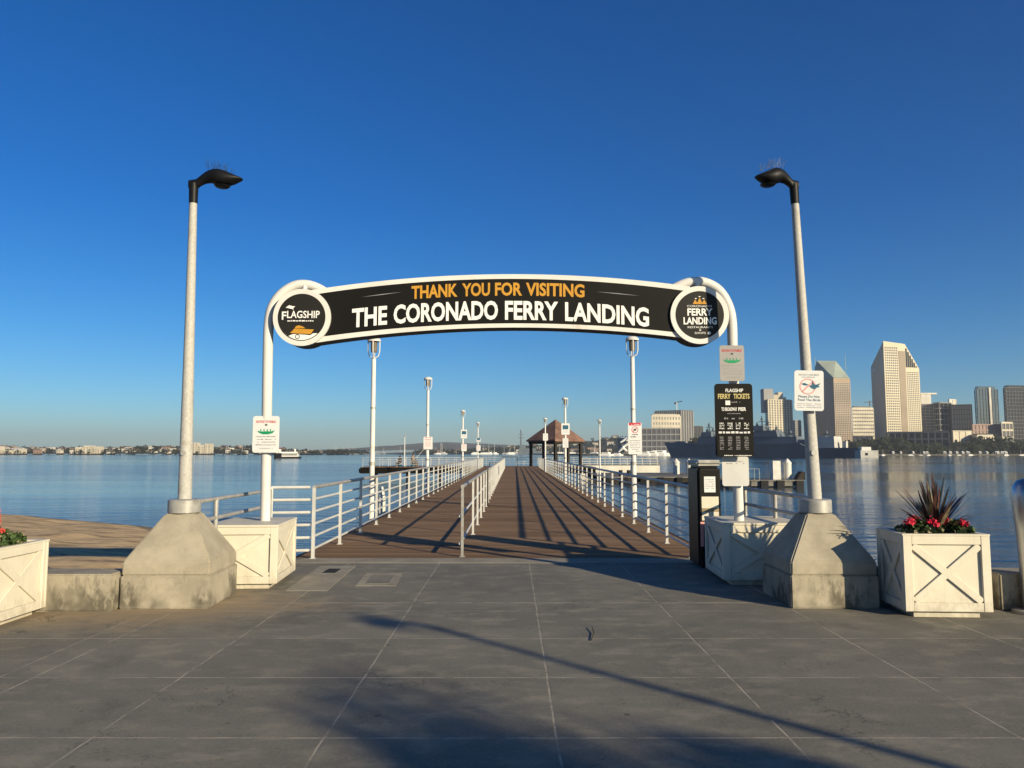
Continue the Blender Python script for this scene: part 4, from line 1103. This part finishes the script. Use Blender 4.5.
MT['wallcream'] = M('wall_cream', (.62, .56, .44), .8, .12, .05); MT['wallwhite'] = M('wall_white', (.66, .63, .56), .8, .12, .05)
MT['wallbrown'] = M('wall_brown', (.32, .22, .16), .8, .15, .05); MT['roofgrey'] = M('roof_grey', (.2, .17, .15), .8, .2, .05)
MT['pane'] = M('dark_pane', (.02, .025, .03), .15, .2, .2)
def house(name, label, x, y, z, w_, d_, h_, mat, roof, group, rz=0.0, flat=False, cat='house'):
    t = thing(name, label, cat, (x, y, z), rz, group)
    MB().bb(-w_/2, w_/2, 0, d_, -3, h_).build('wall', mat, t)
    if flat: MB().bb(-w_/2-.3, w_/2+.3, -.3, d_+.3, h_+.01, h_+.5).build('roof', roof, t)
    else: MB().add([(-w_/2-.5, -.5, h_), (w_/2+.5, -.5, h_), (w_/2+.5, d_+.5, h_), (-w_/2-.5, d_+.5, h_), (-w_/2-.5, d_/2, h_+w_*.18), (w_/2+.5, d_/2, h_+w_*.18)], [(0,1,5,4), (2,3,4,5), (0,4,3), (1,2,5), (0,3,2,1)]).build('roof', roof, t)
    nw = max(2, min(5, int(w_/4)))
    for i in range(nw):
        cx = -w_/2+w_*(i+.5)/nw
        for s_ in range(max(1, int(h_/3.2))): MB().bb(cx-.8, cx+.8, -.06, -.01, .9+s_*3.1, 2.4+s_*3.1).build('window', 'pane', t)
    return t
rh = random.Random(31)
for k in range(190):
    x = rh.uniform(-1330, -560) if k < 165 else rh.uniform(-560, -380)
    s_ = rh.random(); y = 1354+s_*290
    house('far_house', 'small pale house among trees on the left far shore', x, y, WZ-.5+hleft(x, s_*290/350)+.5, rh.uniform(6, 15), 9, rh.choice((2.6, 3.5, 4, 5.5)), rh.choice(('wallcream', 'wallwhite', 'wallwhite', 'wallbrown')), rh.choice(('roofgrey', 'wallbrown', 'wallwhite')), 'houses on the left far shore', rz=rh.uniform(-.3, .3), flat=rh.random() < .4)
for px0, px1, top, l in ((0, 9, 446.5, 'white waterfront hall touching the left picture edge'), (10, 22, 450.3, 'long low white shed near the left picture edge'), (23, 31, 449.6, 'small white shed on the left far shore'), (83, 90, 447.5, 'pale apartment block left of the twin blocks on the far shore'), (91, 99, 446, 'taller cream apartment block on the left far shore'), (100, 107, 446.8, 'cream apartment block at the right of the far shore trio'), (191, 197, 444, 'pale hotel block just right of the left lamp pole'), (198, 203, 443, 'tallest pale hotel block right of the left lamp pole'), (204, 209, 445.5, 'low pale hotel link between two blocks'), (210, 216, 444, 'pale hotel wing farthest from the left lamp pole')):
    Y = 1380; x0, x1 = dx(px0, Y), dx(px1, Y); zt = P(px0, top, Y)[1]
    house('waterfront_block', l, (x0+x1)/2, Y-20, 0, x1-x0, 14, zt, 'wallcream', 'wallwhite', None, flat=True, cat='building')
for k in range(70):
    x = rh.uniform(-230, 460); s_ = rh.random()**1.3; y = 1905+s_*340
    house('hillside_house', 'small pale house on the wooded slope beyond the shelter', x, y, WZ-.5+hmid(x, s_*340/400)+.5, rh.uniform(8, 20), 10, rh.choice((4, 6.5, 8)), rh.choice(('wallcream', 'wallwhite', 'wallbrown')), rh.choice(('roofgrey', 'wallbrown')), 'houses on the slope beyond the pier', rz=rh.uniform(-.3, .3), flat=rh.random() < .5)

# boats
def boat(name, label, x, y, L, rz, group, mast=True, cabin=True):
    t = thing(name, label, 'boat', (x, y, WZ), rz, group)
    b = L*.16
    MB().prism_z([(-L/2, -b), (L*.2, -b), (L/2, 0), (L*.2, b), (-L/2, b)], -.2, L*.11).build('hull', 'cap', t)
    if cabin: MB().prism_z([(-L*.3, -b*.7), (L*.15, -b*.7), (L*.28, 0), (L*.15, b*.7), (-L*.3, b*.7)], L*.111, L*.22).build('cabin', 'vinyl', t); MB().bb(-L*.24, L*.12, -b*.72, b*.72, L*.15, L*.185).build('window', 'pane', t)
    if mast: MB().tube([(0,0,L*.2), (0,0,L*1.1)], L*.012+.05, 5).build('mast', 'cap', t)
    return t
for k in range(34):
    px = rh.uniform(430, 600); Y = 1840+rh.uniform(-30, 30)
    boat('moored_boat', 'tiny white boat moored off the far wooded shore', dx(px, Y), Y, rh.uniform(12, 26), rh.uniform(-.5, .5)+(math.pi if rh.random() < .5 else 0), 'boats moored beyond the pier end', mast=rh.random() < .5)
for k in range(16):
    px = rh.uniform(325, 440); Y = 2300+rh.uniform(-60, 60)
    boat('distant_boat', 'tiny pale boat far out under the hills left of centre', dx(px, Y), Y, rh.uniform(12, 26), rh.uniform(-.5, .5), 'boats far out left of centre', mast=rh.random() < .6)
for k, (px, L, l) in enumerate(((645, 20, 'white yacht at the left of the row before the grey warship bow'), (652, 24, 'middle white yacht in the row before the grey warship bow'), (659, 28, 'white yacht nearest the grey warship bow'), (606, 18, 'white yacht moored right of the shelter'), (617, 14, 'small white boat below the white tented building'))):
    Y = 930; boat('motor_yacht', l, dx(px, Y), Y, L, R(-12), 'white motor yachts along the city shore', mast=False)
for k in range(15):
    px = rh.uniform(842, 1022); Y = 950+ (px-842)*.05
    boat('small_boat', 'tiny white boat moored along the right city waterfront', dx(px, Y), Y-6, rh.uniform(4, 8), rh.uniform(-.4, .4), 'boats along the right city waterfront', mast=rh.random() < .35)

# ferry on the left
Yf = 460; fx, fz = dx(289, Yf), WZ
fe = thing('ferry', 'small black and white double-deck ferry crossing the bay on the left', 'ferry', (fx, Yf, fz), R(8))
L = 15.5
MB().prism_z([(-L/2, -2.4), (-L/2+1, -3), (L/2-1.5, -3), (L/2, 0), (L/2-1.5, 3), (-L/2+1, 3), (-L/2, 2.4)], -.3, 1.0).build('hull', 'black', fe)
MB().bb(-L/2+.5, L/2-1.6, -2.7, 2.7, 1.01, 2.9).build('lower_deck', 'cap', fe); MB().bb(-L/2+1, L/2-2.2, -2.76, 2.76, 1.8, 2.4).build('window', 'pane', fe)
MB().bb(-L/2+.3, L/2-1.4, -2.9, 2.9, 2.91, 3.1).build('deck_edge', 'black', fe)
MB().bb(-L/2+3, L/2-2.2, -2.4, 2.4, 3.11, 3.9).build('upper_deck', 'vinyl', fe)
MB().bb(-L/2+1.0, -L/2+3.6, -1.6, 1.6, 3.12, 5.6).build('wheelhouse', 'cap', fe); MB().bb(-L/2+.8, -L/2+3.8, -1.7, 1.7, 5.61, 5.9).build('roof', 'black', fe)
MB().bb(3.6, 4.5, -.6, .6, 3.91, 5.6).build('funnel', 'cap', fe); MB().bb(-L/2+.1, -L/2+4.4, -2.85, 2.85, 1.01, 3.12).build('bow_shade', 'black', fe); MB().tube([(-L/2+2.2,0,5.9),(-L/2+2.2,0,7.6)], .08, 6).build('mast', 'black', fe)  # black box over the bow paints the shaded front of the ferry

# warship
MT['navygrey'] = M('navy_grey', (.13, .16, .19), .6, .1, .05); MT['navylight'] = M('navy_light', (.55, .54, .5), .6, .2, .08)
Ys = 560; Sx = dx(862, Ys)
ang = math.atan2(.75, -.66)
ws = thing('warship', 'long dark grey naval ship lying across the bay before the city', 'warship', (Sx, Ys, WZ), ang)
# local +x is towards the bow
LW = 178; hb = 9
hull = [];
def hs_(x):  # half breadth
    return hb*(1 if x < 110 else max(0.02, 1-((x-110)/(LW-110))**1.8))
n = 24; vs = []
for i in range(n+1):
    x = LW*i/n; dk = 7.0 if x < 38 else 10.5 + 2.4*max(0, (x-100)/78)**1.5; hw_ = hs_(x)
    xb_ = x if x < LW-1 else x-6
    vs += [(min(x, LW-7) if i == n else x, -hw_*.72, -.5), (x, -hw_, dk), (x, hw_, dk), (min(x, LW-7) if i == n else x, hw_*.72, -.5)]
fs = []
for i in range(n):
    for k in range(4): fs.append((4*i+k, 4*i+(k+1)%4, 4*(i+1)+(k+1)%4, 4*(i+1)+k))
fs += [(0,1,2,3), (4*n, 4*n+1, 4*n+2, 4*n+3)]
MB().add(vs, fs).build('hull', 'navygrey', ws)
def on_ship(px):   # parameter along the ship seen at photo column px
    k = (px-512)/F; return (Sx - k*Ys)/(k*.75+.66)
def blk(pxa, pxb, z0, z1, part, mat='navygrey', wd=6, slope=0):
    a, b = sorted((on_ship(pxa), on_ship(pxb)))
    MB().add([(a,-wd,z0),(b,-wd,z0),(b,wd,z0),(a,wd,z0),(a+slope,-wd*.8,z1),(b-slope,-wd*.8,z1),(b-slope,wd*.8,z1),(a+slope,wd*.8,z1)],
             [(0,3,2,1),(4,5,6,7),(0,1,5,4),(1,2,6,5),(2,3,7,6),(3,0,4,7)]).build(part, mat, ws)
blk(700, 722, 10.5, 17, 'superstructure', slope=2); blk(704, 715, 17.01, 21, 'bridge', slope=1)
blk(753, 800, 10.5, 16, 'superstructure', slope=1); blk(755, 781, 16.01, 21, 'superstructure', slope=2); blk(755.5, 767, 21.01, 25, 'bridge', slope=1)
blk(722, 753, 10.6, 13, 'deckhouse'); blk(676, 684, 11.2, 13.5, 'gun_turret', wd=2.5, slope=1)
blk(815, 838, 7.05, 15.5, 'hangar', 'navylight', 7, 1); blk(800, 815, 10.4, 13.5, 'deckhouse', wd=5)
blk(842, 846, 7.05, 12, 'crane', 'navylight', 1.5)
for px, h in ((707, 24), (709, 29), (713, 25), (757, 28), (762, 33), (768, 30), (776, 25), (790, 21), (826, 20), (733, 19)):
    a = on_ship(px); m = MB().tube([(a,0,15),(a,0,h)], .5, 6).bar((a-3,0,h*.86),(a+3,0,h*.86), .5,.5).bar((a,-3,h*.78),(a,3,h*.78), .5,.5).ball((a,0,h*.92), 1.2, 6); m.build('mast', 'navygrey', ws)
a = thing('barge', 'small pale barge moored at the stern of the grey warship', 'barge', (dx(868, 545), 545, WZ), R(-5))
MB().bb(-6, 6, 0, 12, -.3, 4.5).build('hull', 'navylight', a); MB().bb(-6.2, 6.2, -.2, 12.2, 4.51, 5).build('deck', 'navylight', a); MB().bb(-4.5, 2, 2, 8, 5.01, 7.5).build('cabin', 'cap', a)
MB().bb(-3, -1, -.06, -.01, 1.5, 3.3).build('window', 'pane', a)

# far carrier-like island with mast behind the shelter
cv = thing('distant_warship', 'pale grey ship with lattice mast on the horizon left of the shelter', 'warship', (dx(530, 1780), 1780, WZ), 0)
MB().prism_y([(-60, 0), (-64, 11), (62, 11), (52, 0)], -10, 10).build('hull', 'navylight2', cv) if 'navylight2' in MT else MB().prism_y([(-26, 0), (-30, 8), (44, 8), (40, 0)], -10, 10).build('hull', 'navygrey', cv)
MB().bb(-26, 14, -7, 7, 8.01, 14).build('deckhouse', 'navygrey', cv); MB().bb(-24, -10, -5, 5, 14.01, 22).build('bridge', 'navygrey', cv)
MB().tube([(-21,0,14),(-21,0,58)], [2.2, .7], 6).bar((-27,0,38),(-15,0,38), 1,1.2).bar((-26,0,46),(-16,0,46), 1,1.2).ball((-21,0,52), 2.2, 6).build('mast', 'navygrey', cv)

# ================================================================ CITY
MT['hyatt'] = M('tower_cream', (.68, .60, .44), .7, .06, .02); MT['hyatt2'] = M('tower_buff', (.52, .40, .29), .7, .06, .02)
MT['towerglass'] = M('tower_glass', (.07, .08, .09), .15, .3, .05, spec=.8)
MT['glassblue'] = M('glass_blue', (.02, .05, .08), .12, .3, .03, spec=.8)
MT['glassdark'] = M('glass_dark', (.02, .022, .027), .2, .3, .03)
MT['greypanel'] = M('grey_panel', (.34, .34, .33), .7, .1, .03); MT['greydark'] = M('grey_dark_panel', (.13, .13, .14), .7, .1, .03)
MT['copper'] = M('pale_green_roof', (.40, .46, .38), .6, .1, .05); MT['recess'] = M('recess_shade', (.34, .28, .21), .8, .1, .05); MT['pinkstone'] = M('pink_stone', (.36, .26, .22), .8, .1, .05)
def facade(m, p0, p1, z0, z1, nc, nr, bw=.9, bh=1.3, dep=.7, vert=True, horiz=True):
    p0, p1 = Vector(p0), Vector(p1); d = (p1-p0); L = d.length; d.normalize(); nrm = Vector((d.y, -d.x))
    off = nrm*(dep/2+.02)
    if vert:
        for i in range(nc+1):
            c = p0+d*(L*i/nc)+off; m.bar((c.x, c.y, z0), (c.x, c.y, z1), dep, bw, up=(nrm.x, nrm.y, 0)) if False else m.box((c.x, c.y, (z0+z1)/2), (bw, dep, z1-z0), math.atan2(d.y, d.x))
    if horiz:
        for j in range(nr+1):
            z = z0+(z1-z0)*j/nr; c = (p0+p1)/2+off*.93; m.box((c.x, c.y, z), (L, dep*.86, bh), math.atan2(d.y, d.x))
def tower(name, label, pL, pB, pR, Y, ytop, dl, dr, core, frame, cols=(6, 10), rows=30, roof=None, group=None, bw=.9, bh=1.3, vert=True, horiz=True, cat='tower', left=True):
    """block whose nearest corner is at photo column pB; dl, dr: how much farther its left and right corners are"""
    t = thing(name, label, cat, (dx(pB, Y), Y, 0), 0, group); ox, oy = dx(pB, Y), Y
    B = (0, 0); A = (dx(pL, Y+dl)-ox, dl); C = (dx(pR, Y+dr)-ox, dr); D = (A[0]+C[0], A[1]+C[1])
    zt = P(pB, ytop, Y)[1]
    MB().prism_z([B, C, D, A], -1, zt).build('wall', core, t)
    m = MB()
    if pB-pL > 1 and left: facade(m, A, B, 2, zt-1, cols[0], rows, bw, bh, vert=vert, horiz=horiz)
    facade(m, B, C, 2, zt-1, cols[1], rows, bw, bh, vert=vert, horiz=horiz)
    if m.v: m.build('facade_frame', frame, t)
    if roof: 
        MB().prism_z([(B[0]*.9+D[0]*.1, B[1]*.9+D[1]*.1), (C[0]*.8+D[0]*.1, C[1]*.8+D[1]*.1), (D[0]*.85, D[1]*.85), (A[0]*.8, A[1]*.8)], zt+.01, zt+roof).build('roof_plant', core, t)
    return t, A, B, C, D, zt

# 1 the tall wedge-topped cream tower
def wedge(name, label, pA, pB, pM, pC, Y, yA, yB, yM, yC, dl, dr, mat, roofmat, rec=None):
    ox, oy = dx(pB, Y), Y; t = thing(name, label, 'tower', (ox, oy, 0))
    A = (dx(pA, Y+dl)-ox, dl); B = (0, 0); C = (dx(pC, Y+dr)-ox, dr); D = (A[0]+C[0], A[1]+C[1])
    zA, zB, zC = P(pA, yA, Y+dl)[1], P(pB, yB, Y)[1], P(pC, yC, Y+dr)[1]
    fM = (pM-pB)/(pC-pB); Mx = (C[0]*fM, C[1]*fM); zM = P(pM, yM, Y+dr*fM)[1]
    vs = [(*A,-1),(*B,-1),(*C,-1),(*D,-1),(*A,zA),(*B,zB),(*Mx,zM),(*C,zC),(*D,min(zA,zC)), (A[0]*.35+Mx[0]*.5, A[1]*.35+Mx[1]*.5, zB)]
    MB().add(vs[:9], [(1,2,7,6,5),(0,1,5,4),(2,3,8,7),(3,0,4,8),(0,3,2,1)]).build('wall', mat, t)
    MB().add([vs[i] for i in (4,5,6,7,8)], [(0,1,2),(2,3,4),(0,2,4)]).build('roof', roofmat, t, fix=False)
    return t, A, B, C, Mx, zA, zB, zM, zC
Y = 1150
t, A, B, C, Mx, zA, zB, zM, zC = wedge('wedge_tower', 'tallest cream tower with slanted wedge top on the skyline', 873, 886.5, 908, 921.5, Y, 367, 341, 344, 369, 46, 16, 'hyatt', 'hyatt')
def along(a, b, s_): return (a[0]+(b[0]-a[0])*s_, a[1]+(b[1]-a[1])*s_)
m = MB()
nrm = Vector((C[1], -C[0])).normalized()
cols = [i/13 for i in range(14) if not 5.2 < i < 7.2]; angf = math.atan2(C[1], C[0])
fl = 40
wcount = [0]
def put_window(parent, field, c, d, ang):
    if wcount[0] < 100: MB().box(c, d, ang).build('window', 'towerglass', parent)
    else: field.box(c, d, ang)
    wcount[0] += 1
def grid(m, s0, s1, nc, ztop, w0=2.2, h0=1.7):
    a = along(B, C, s0); b = along(B, C, s1); wdt = (Vector(b)-Vector(a)).length
    for i in range(nc):
        for j in range(fl):
            z = 10+(ztop-14)*j/(fl-1); c = along(a, b, (i+.5)/nc); c = Vector(c)+nrm*.12
            put_window(t, m, (c.x, c.y, z), (wdt/nc*.56, .2, (ztop-14)/(fl-1)*.56), angf)
grid(m, .02, .40, 7, zB-6)
grid(m, .62, .98, 7, zC-2); m.build('window_field', 'towerglass', t)['kind'] = 'stuff'
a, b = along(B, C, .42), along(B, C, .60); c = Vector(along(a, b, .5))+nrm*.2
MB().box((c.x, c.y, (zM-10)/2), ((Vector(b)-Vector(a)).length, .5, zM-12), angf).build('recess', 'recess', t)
m = MB()
for i in range(6):
    s_ = .64+.055*i; a_ = along(B, C, s_); ztp = zM-(zM-zC)*max(0, (s_-fM_) / (1-fM_)) if False else None
    c = Vector(a_)+nrm*.35; zt0 = zC+2; zt1 = zC + (zM-zC)*(1-max(0, (s_-.61)/.39))-4
    if zt1 > zt0+1: m.box((c.x, c.y, (zt0+zt1)/2), (2.2, .5, zt1-zt0), angf)
m.build('slot', 'glassdark', t)
m = MB()
for j in range(30):
    c = Vector(along(A, B, .5)); 
m = MB(); nl = Vector((-B[1]+A[1], A[0]-B[0])); 
for i in range(1, 2):
    c0 = along(A, B, .25); z = zA-6
    nL = Vector((B[1]-A[1], -(B[0]-A[0]))).normalized()
    for s_ in (.12, .3): c1 = Vector(along(A, B, s_))+nL*.2; m.box((c1.x, c1.y, z), (4, .4, 4), math.atan2(B[1]-A[1], B[0]-A[0]))
m.build('opening', 'cap', t)

# 2 smaller gabled tower with pale green roof
Y = 1130
t, A, B, C, D, zt = tower('gabled_tower', 'buff tower with pale green pitched roof behind the no bird feeding sign', 813, 835, 851, Y, 378, 55, 5, 'hyatt2', 'hyatt2', (4, 9), 38, None, left=False, bw=1.0, bh=1.4)
zr = P(827, 360, Y+40)[1]
r0 = (A[0]*.62+C[0]*.10, A[1]*.62+C[1]*.10); r1 = (C[0]*.45+A[0]*.15, C[1]*.45+A[1]*.15)
MB().add([(*A, zt+.5), (*B, zt+.5), (*C, zt+.5), (*D, zt+.5), (dx(818.5, Y+50)-dx(835, Y), 49, zr), (dx(838, Y+42)-dx(835, Y), 42, zr-1), (D[0]*.7, D[1]*.8, zr-1)],
         [(0,1,4), (1,5,4), (1,2,5), (2,3,6,5), (3,0,4,6), (4,5,6)]).build('roof', 'copper', t)
m = MB(); wcount[0] = 0; nrm = Vector((C[1], -C[0])).normalized(); angf = math.atan2(C[1], C[0])
for i in range(9):
    for j in range(36):
        c = Vector(along(B, C, (i+.5)/9))+nrm*.6; put_window(t, m, (c.x, c.y, 10+(zt-18)*j/35), (1.6, .9, 1.6), angf)
m.build('window_field', 'towerglass', t)['kind'] = 'stuff'
for p_ in (A, C): MB().tube([(p_[0]*.8, p_[1]*.8+1, zt), (p_[0]*.8, p_[1]*.8+1, zr+4)], .35, 5).build('finial', 'copper', t)

# 3 cream condominium tower with stepped tops
Y = 1180
t, A, B, C, D, zt = tower('condominium_tower', 'cream stepped apartment tower right of the ticket board', 766, 768.5, 792, Y, 399, 20, 14, 'towerglass', 'wallcream', (1, 9), 22, None, bw=2.3, bh=1.3)
for (a, b, tp) in ((767.5, 777, 388), (777.2, 781.8, 394), (782, 787, 391.5), (787.3, 790, 396.5)):
    MB().bb(dx(a, Y)-dx(768.5, Y), dx(b, Y)-dx(768.5, Y), 14, 26+tp*.01, zt-20, P(770, tp, Y)[1]).build('penthouse', 'wallcream' if a > 768 else 'greypanel', t)
# 4.. others
tower('office_block', 'cream office block with window bands between the two hotel towers', 852, 852.5, 873.5, 1139, 408, 14, 3, 'towerglass', 'wallcream', (3, 12), 12, 3, cat='building', bw=.8, bh=3.4)
tower('grey_tower', 'slim grey block behind the foot of the cream apartment tower', 793, 795, 800.5, 1250, 420, 20, 5, 'greydark', 'greypanel', (2, 4), 14)
tower('office_tower', 'wide grey office tower with vertical fins left of the ticket board', 655, 681, 693, 1240, 410, 24, 10, 'greydark', 'greypanel', (12, 5), 6, bw=1.6, horiz=False)
tower('office_block', 'cream flat-topped building in front of the grey finned tower', 651.5, 652, 680, 1190, 415, 20, 6, 'greypanel', 'wallcream', (1, 10), 7, 2, cat='building', bw=2.2, bh=4.2)
tower('office_block', 'low grey banded hall below the cream flat-topped building', 641, 641.5, 680, 1150, 428, 20, -14, 'greydark', 'greypanel', (1, 8), 4, cat='building', bh=2.0, bw=1)
tower('office_block', 'dark narrow rounded block left of the ticket board', 693.5, 694, 702.5, 1130, 426, 10, 3, 'glassdark', 'greydark', (1, 6), 4, cat='building', horiz=False)
tower('glass_tower', 'grey glass building with white top just right of the tallest tower', 921, 922, 938, 1200, 404, 10, -8, 'greydark', 'greypanel', (1, 4), 16, bw=.6, bh=.8)
t = thing('white_block', 'white slab building top rising beside the tallest tower', 'building', (dx(922, 1230), 1230, 0))
MB().bb(0, dx(932, 1230)-dx(922, 1230), 0, 20, -1, P(925, 394.5, 1230)[1]).build('wall', 'wallwhite', t)
MB().bb(-.5, dx(938, 1230)-dx(922, 1230), -.5, 20.5, P(925, 394.4, 1230)[1]+.01, P(925, 393, 1230)[1]+.3).build('roof', 'wallwhite', t)
tower('glass_tower', 'dark glass building with pale floor bands right of the tallest tower', 934, 940, 952, 1180, 402, 16, 8, 'glassdark', 'greypanel', (3, 3), 9, bw=.3, bh=1.3)
tower('glass_tower', 'pale slim block peeping between two dark city buildings', 949, 950, 957, 1230, 399, 10, 8, 'wallwhite', 'wallwhite', (1, 2), 4)
tower('black_tower', 'plain dark box building in the middle of the right skyline', 950, 952, 972.5, 1170, 404.5, 10, -10, 'greydark', 'glassdark', (1, 8), 10, bw=.4, bh=.6)
t, A, B, C, D, zt = tower('glass_tower', 'dark blue curved glass tower with pale vertical strip near the right edge', 976, 978, 999, 1250, 388.5, 20, 6, 'glassblue', 'greydark', (1, 7), 16, 4, bw=.4, bh=.5)
c = Vector(along(B, C, .6)); MB().bb(c.x-1.6, c.x+1.6, c.y-2.2, c.y-.9, 2, zt+2).build('pale_strip', 'wallwhite', t)  # white strip set on the glass front
tower('dark_tower', 'tall dark tower cut by the right picture edge', 1005, 1007, 1034, 1150, 387, 20, 8, 'glassdark', 'greydark', (1, 9), 18, 3, bw=.5, bh=.8)
tower('hotel_block', 'pink-brown low block with balconies below the blue glass tower', 970, 972, 1000, 1110, 424, 20, 4, 'pinkstone', 'pinkstone', (1, 8), 5, cat='building', bh=1.6)
tower('hotel_block', 'cream and grey low block beside the right edge tower', 1000, 1001, 1012, 1100, 422, 10, 4, 'greydark', 'wallcream', (1, 3), 4, cat='building', bh=2.6)
tower('low_building', 'shaded wide low building on the waterfront below the tallest tower', 886, 888, 948, 1075, 432, 20, -46, 'glassdark', 'greydark', (1, 9), 3, cat='building', bh=2.2, bw=1.6)
tower('low_building', 'small bright cream block on the right waterfront', 951, 952, 971, 1070, 430.5, 8, 10, 'wallcream', 'wallcream', (1, 3), 1, cat='building', bw=.3, bh=.3)
tower('colonnade_building', 'cream low building with tall column windows on the right waterfront', 971, 976, 995, 1060, 435, 20, 5, 'pane', 'wallcream', (2, 7), 1, 2, cat='building', bw=2.2, bh=3)
tower('low_building', 'dark low building between the gabled tower and tallest tower', 852, 853, 872, 1080, 436, 10, -10, 'greydark', 'greydark', (1, 4), 2, cat='building')
tower('low_building', 'low brown convention hall stretching behind the waterfront trees', 698, 700, 815, 1300, 441, 10, 10, 'pinkstone', 'greypanel', (1, 20), 2, cat='building')
tower('low_building', 'low grey terrace of buildings above the yachts', 617, 618, 641, 1350, 438, 10, 4, 'greydark', 'greypanel', (1, 9), 3, cat='building')
tent = thing('tent_building', 'white curved sail-roofed building left of the red-headed notice', 'building', (dx(628, 1060), 1060, 0))
m = MB()
for k, (a, b, z0, z1) in enumerate(((-11, 9, 16, 21), (-9, 11, 9, 14), (-14, -2, 3, 8), (-3, 10, 18, 24))):
    m.tube([(a, -k, z0), ((a+b)/2, -k, z1+1), (b, -k, z0+1)], [1, 3, 1], 8)
m.build('sail_roof', 'vinyl', tent); MB().bb(-9, 9, 2, 14, -1, 14).build('wall', 'greydark', tent)
cr = thing('tower_crane', 'tiny tower crane above the grey finned office tower', 'crane', (dx(677, 1245), 1245, 0))
z = P(677, 402, 1245)[1]
MB().bb(-.6, .6, -.6, .6, 2, z).build('mast', 'wallwhite', cr); MB().bar((-4, 0, z-1.6), (9, 0, z+1.5), 1, 1.4).bb(-4, -1, -.8, .8, z-3.4, z-.6).build('jib', 'glassdark', cr)
cr = thing('tower_crane', 'tiny tower crane left of the tallest tower', 'crane', (dx(870.5, 1260), 1260, 0)); z = P(870, 401, 1260)[1]
MB().bb(-.7, .7, -.7, .7, 2, z).build('mast', 'greydark', cr); MB().bar((-9, 0, z-2), (5, 0, z-1), 1, 1.2).build('jib', 'greydark', cr)
# filler blocks so that the skyline has depth
rc = random.Random(77)
for k in range(12):
    px = 838+15.5*k+rc.uniform(-4, 4); Yk = 1400
    tower('distant_block', 'dull low city block behind the waterfront buildings', px, px+1, px+rc.uniform(9, 16), Yk, rc.uniform(430, 440), 10, rc.uniform(-4, 6), rc.choice(('greydark', 'pinkstone', 'greypanel')), 'greypanel', (1, 4), 4, cat='building', group='low city blocks in the background')
# parked white vehicles / tents along the right waterfront
for k in range(26):
    px = rc.uniform(842, 1020); x = dx(px, 978+px*.02); t = thing('waterfront_tent', 'tiny white canopy among the waterfront trees', 'tent', (x, 975+(px-842)*.08, .4), rc.uniform(-.4, .4), 'white canopies along the right waterfront')
    s_ = rc.uniform(1.2, 2.4); MB().add([(-s_,-s_,2.2),(s_,-s_,2.2),(s_,s_,2.2),(-s_,s_,2.2),(0,0,3.6)], [(0,1,4),(1,2,4),(2,3,4),(3,0,4),(0,3,2,1)]).build('canopy', 'vinyl', t)
    MB().bb(-s_*.9, s_*.9, -s_*.9, s_*.9, 0, 2.19).build('wall', 'greypanel', t)

# ================================================================ HAZE
hz = MB().bb(-7000, 7000, -500, 7500, WZ-6, 190).build('haze', 'white')
hm = bpy.data.materials.new('haze_air'); hm.use_nodes = True; n = hm.node_tree; n.nodes.clear()
o_ = n.nodes.new('ShaderNodeOutputMaterial'); pv = n.nodes.new('ShaderNodeVolumePrincipled')
pv.inputs['Color'].default_value = (.80, .86, .92, 1); pv.inputs['Density'].default_value = .00011; pv.inputs['Anisotropy'].default_value = .2
n.links.new(pv.outputs[0], o_.inputs['Volume']); hz.data.materials.clear(); hz.data.materials.append(hm); hz['kind'] = 'stuff'; hz['label'] = 'thin pale air over the bay'
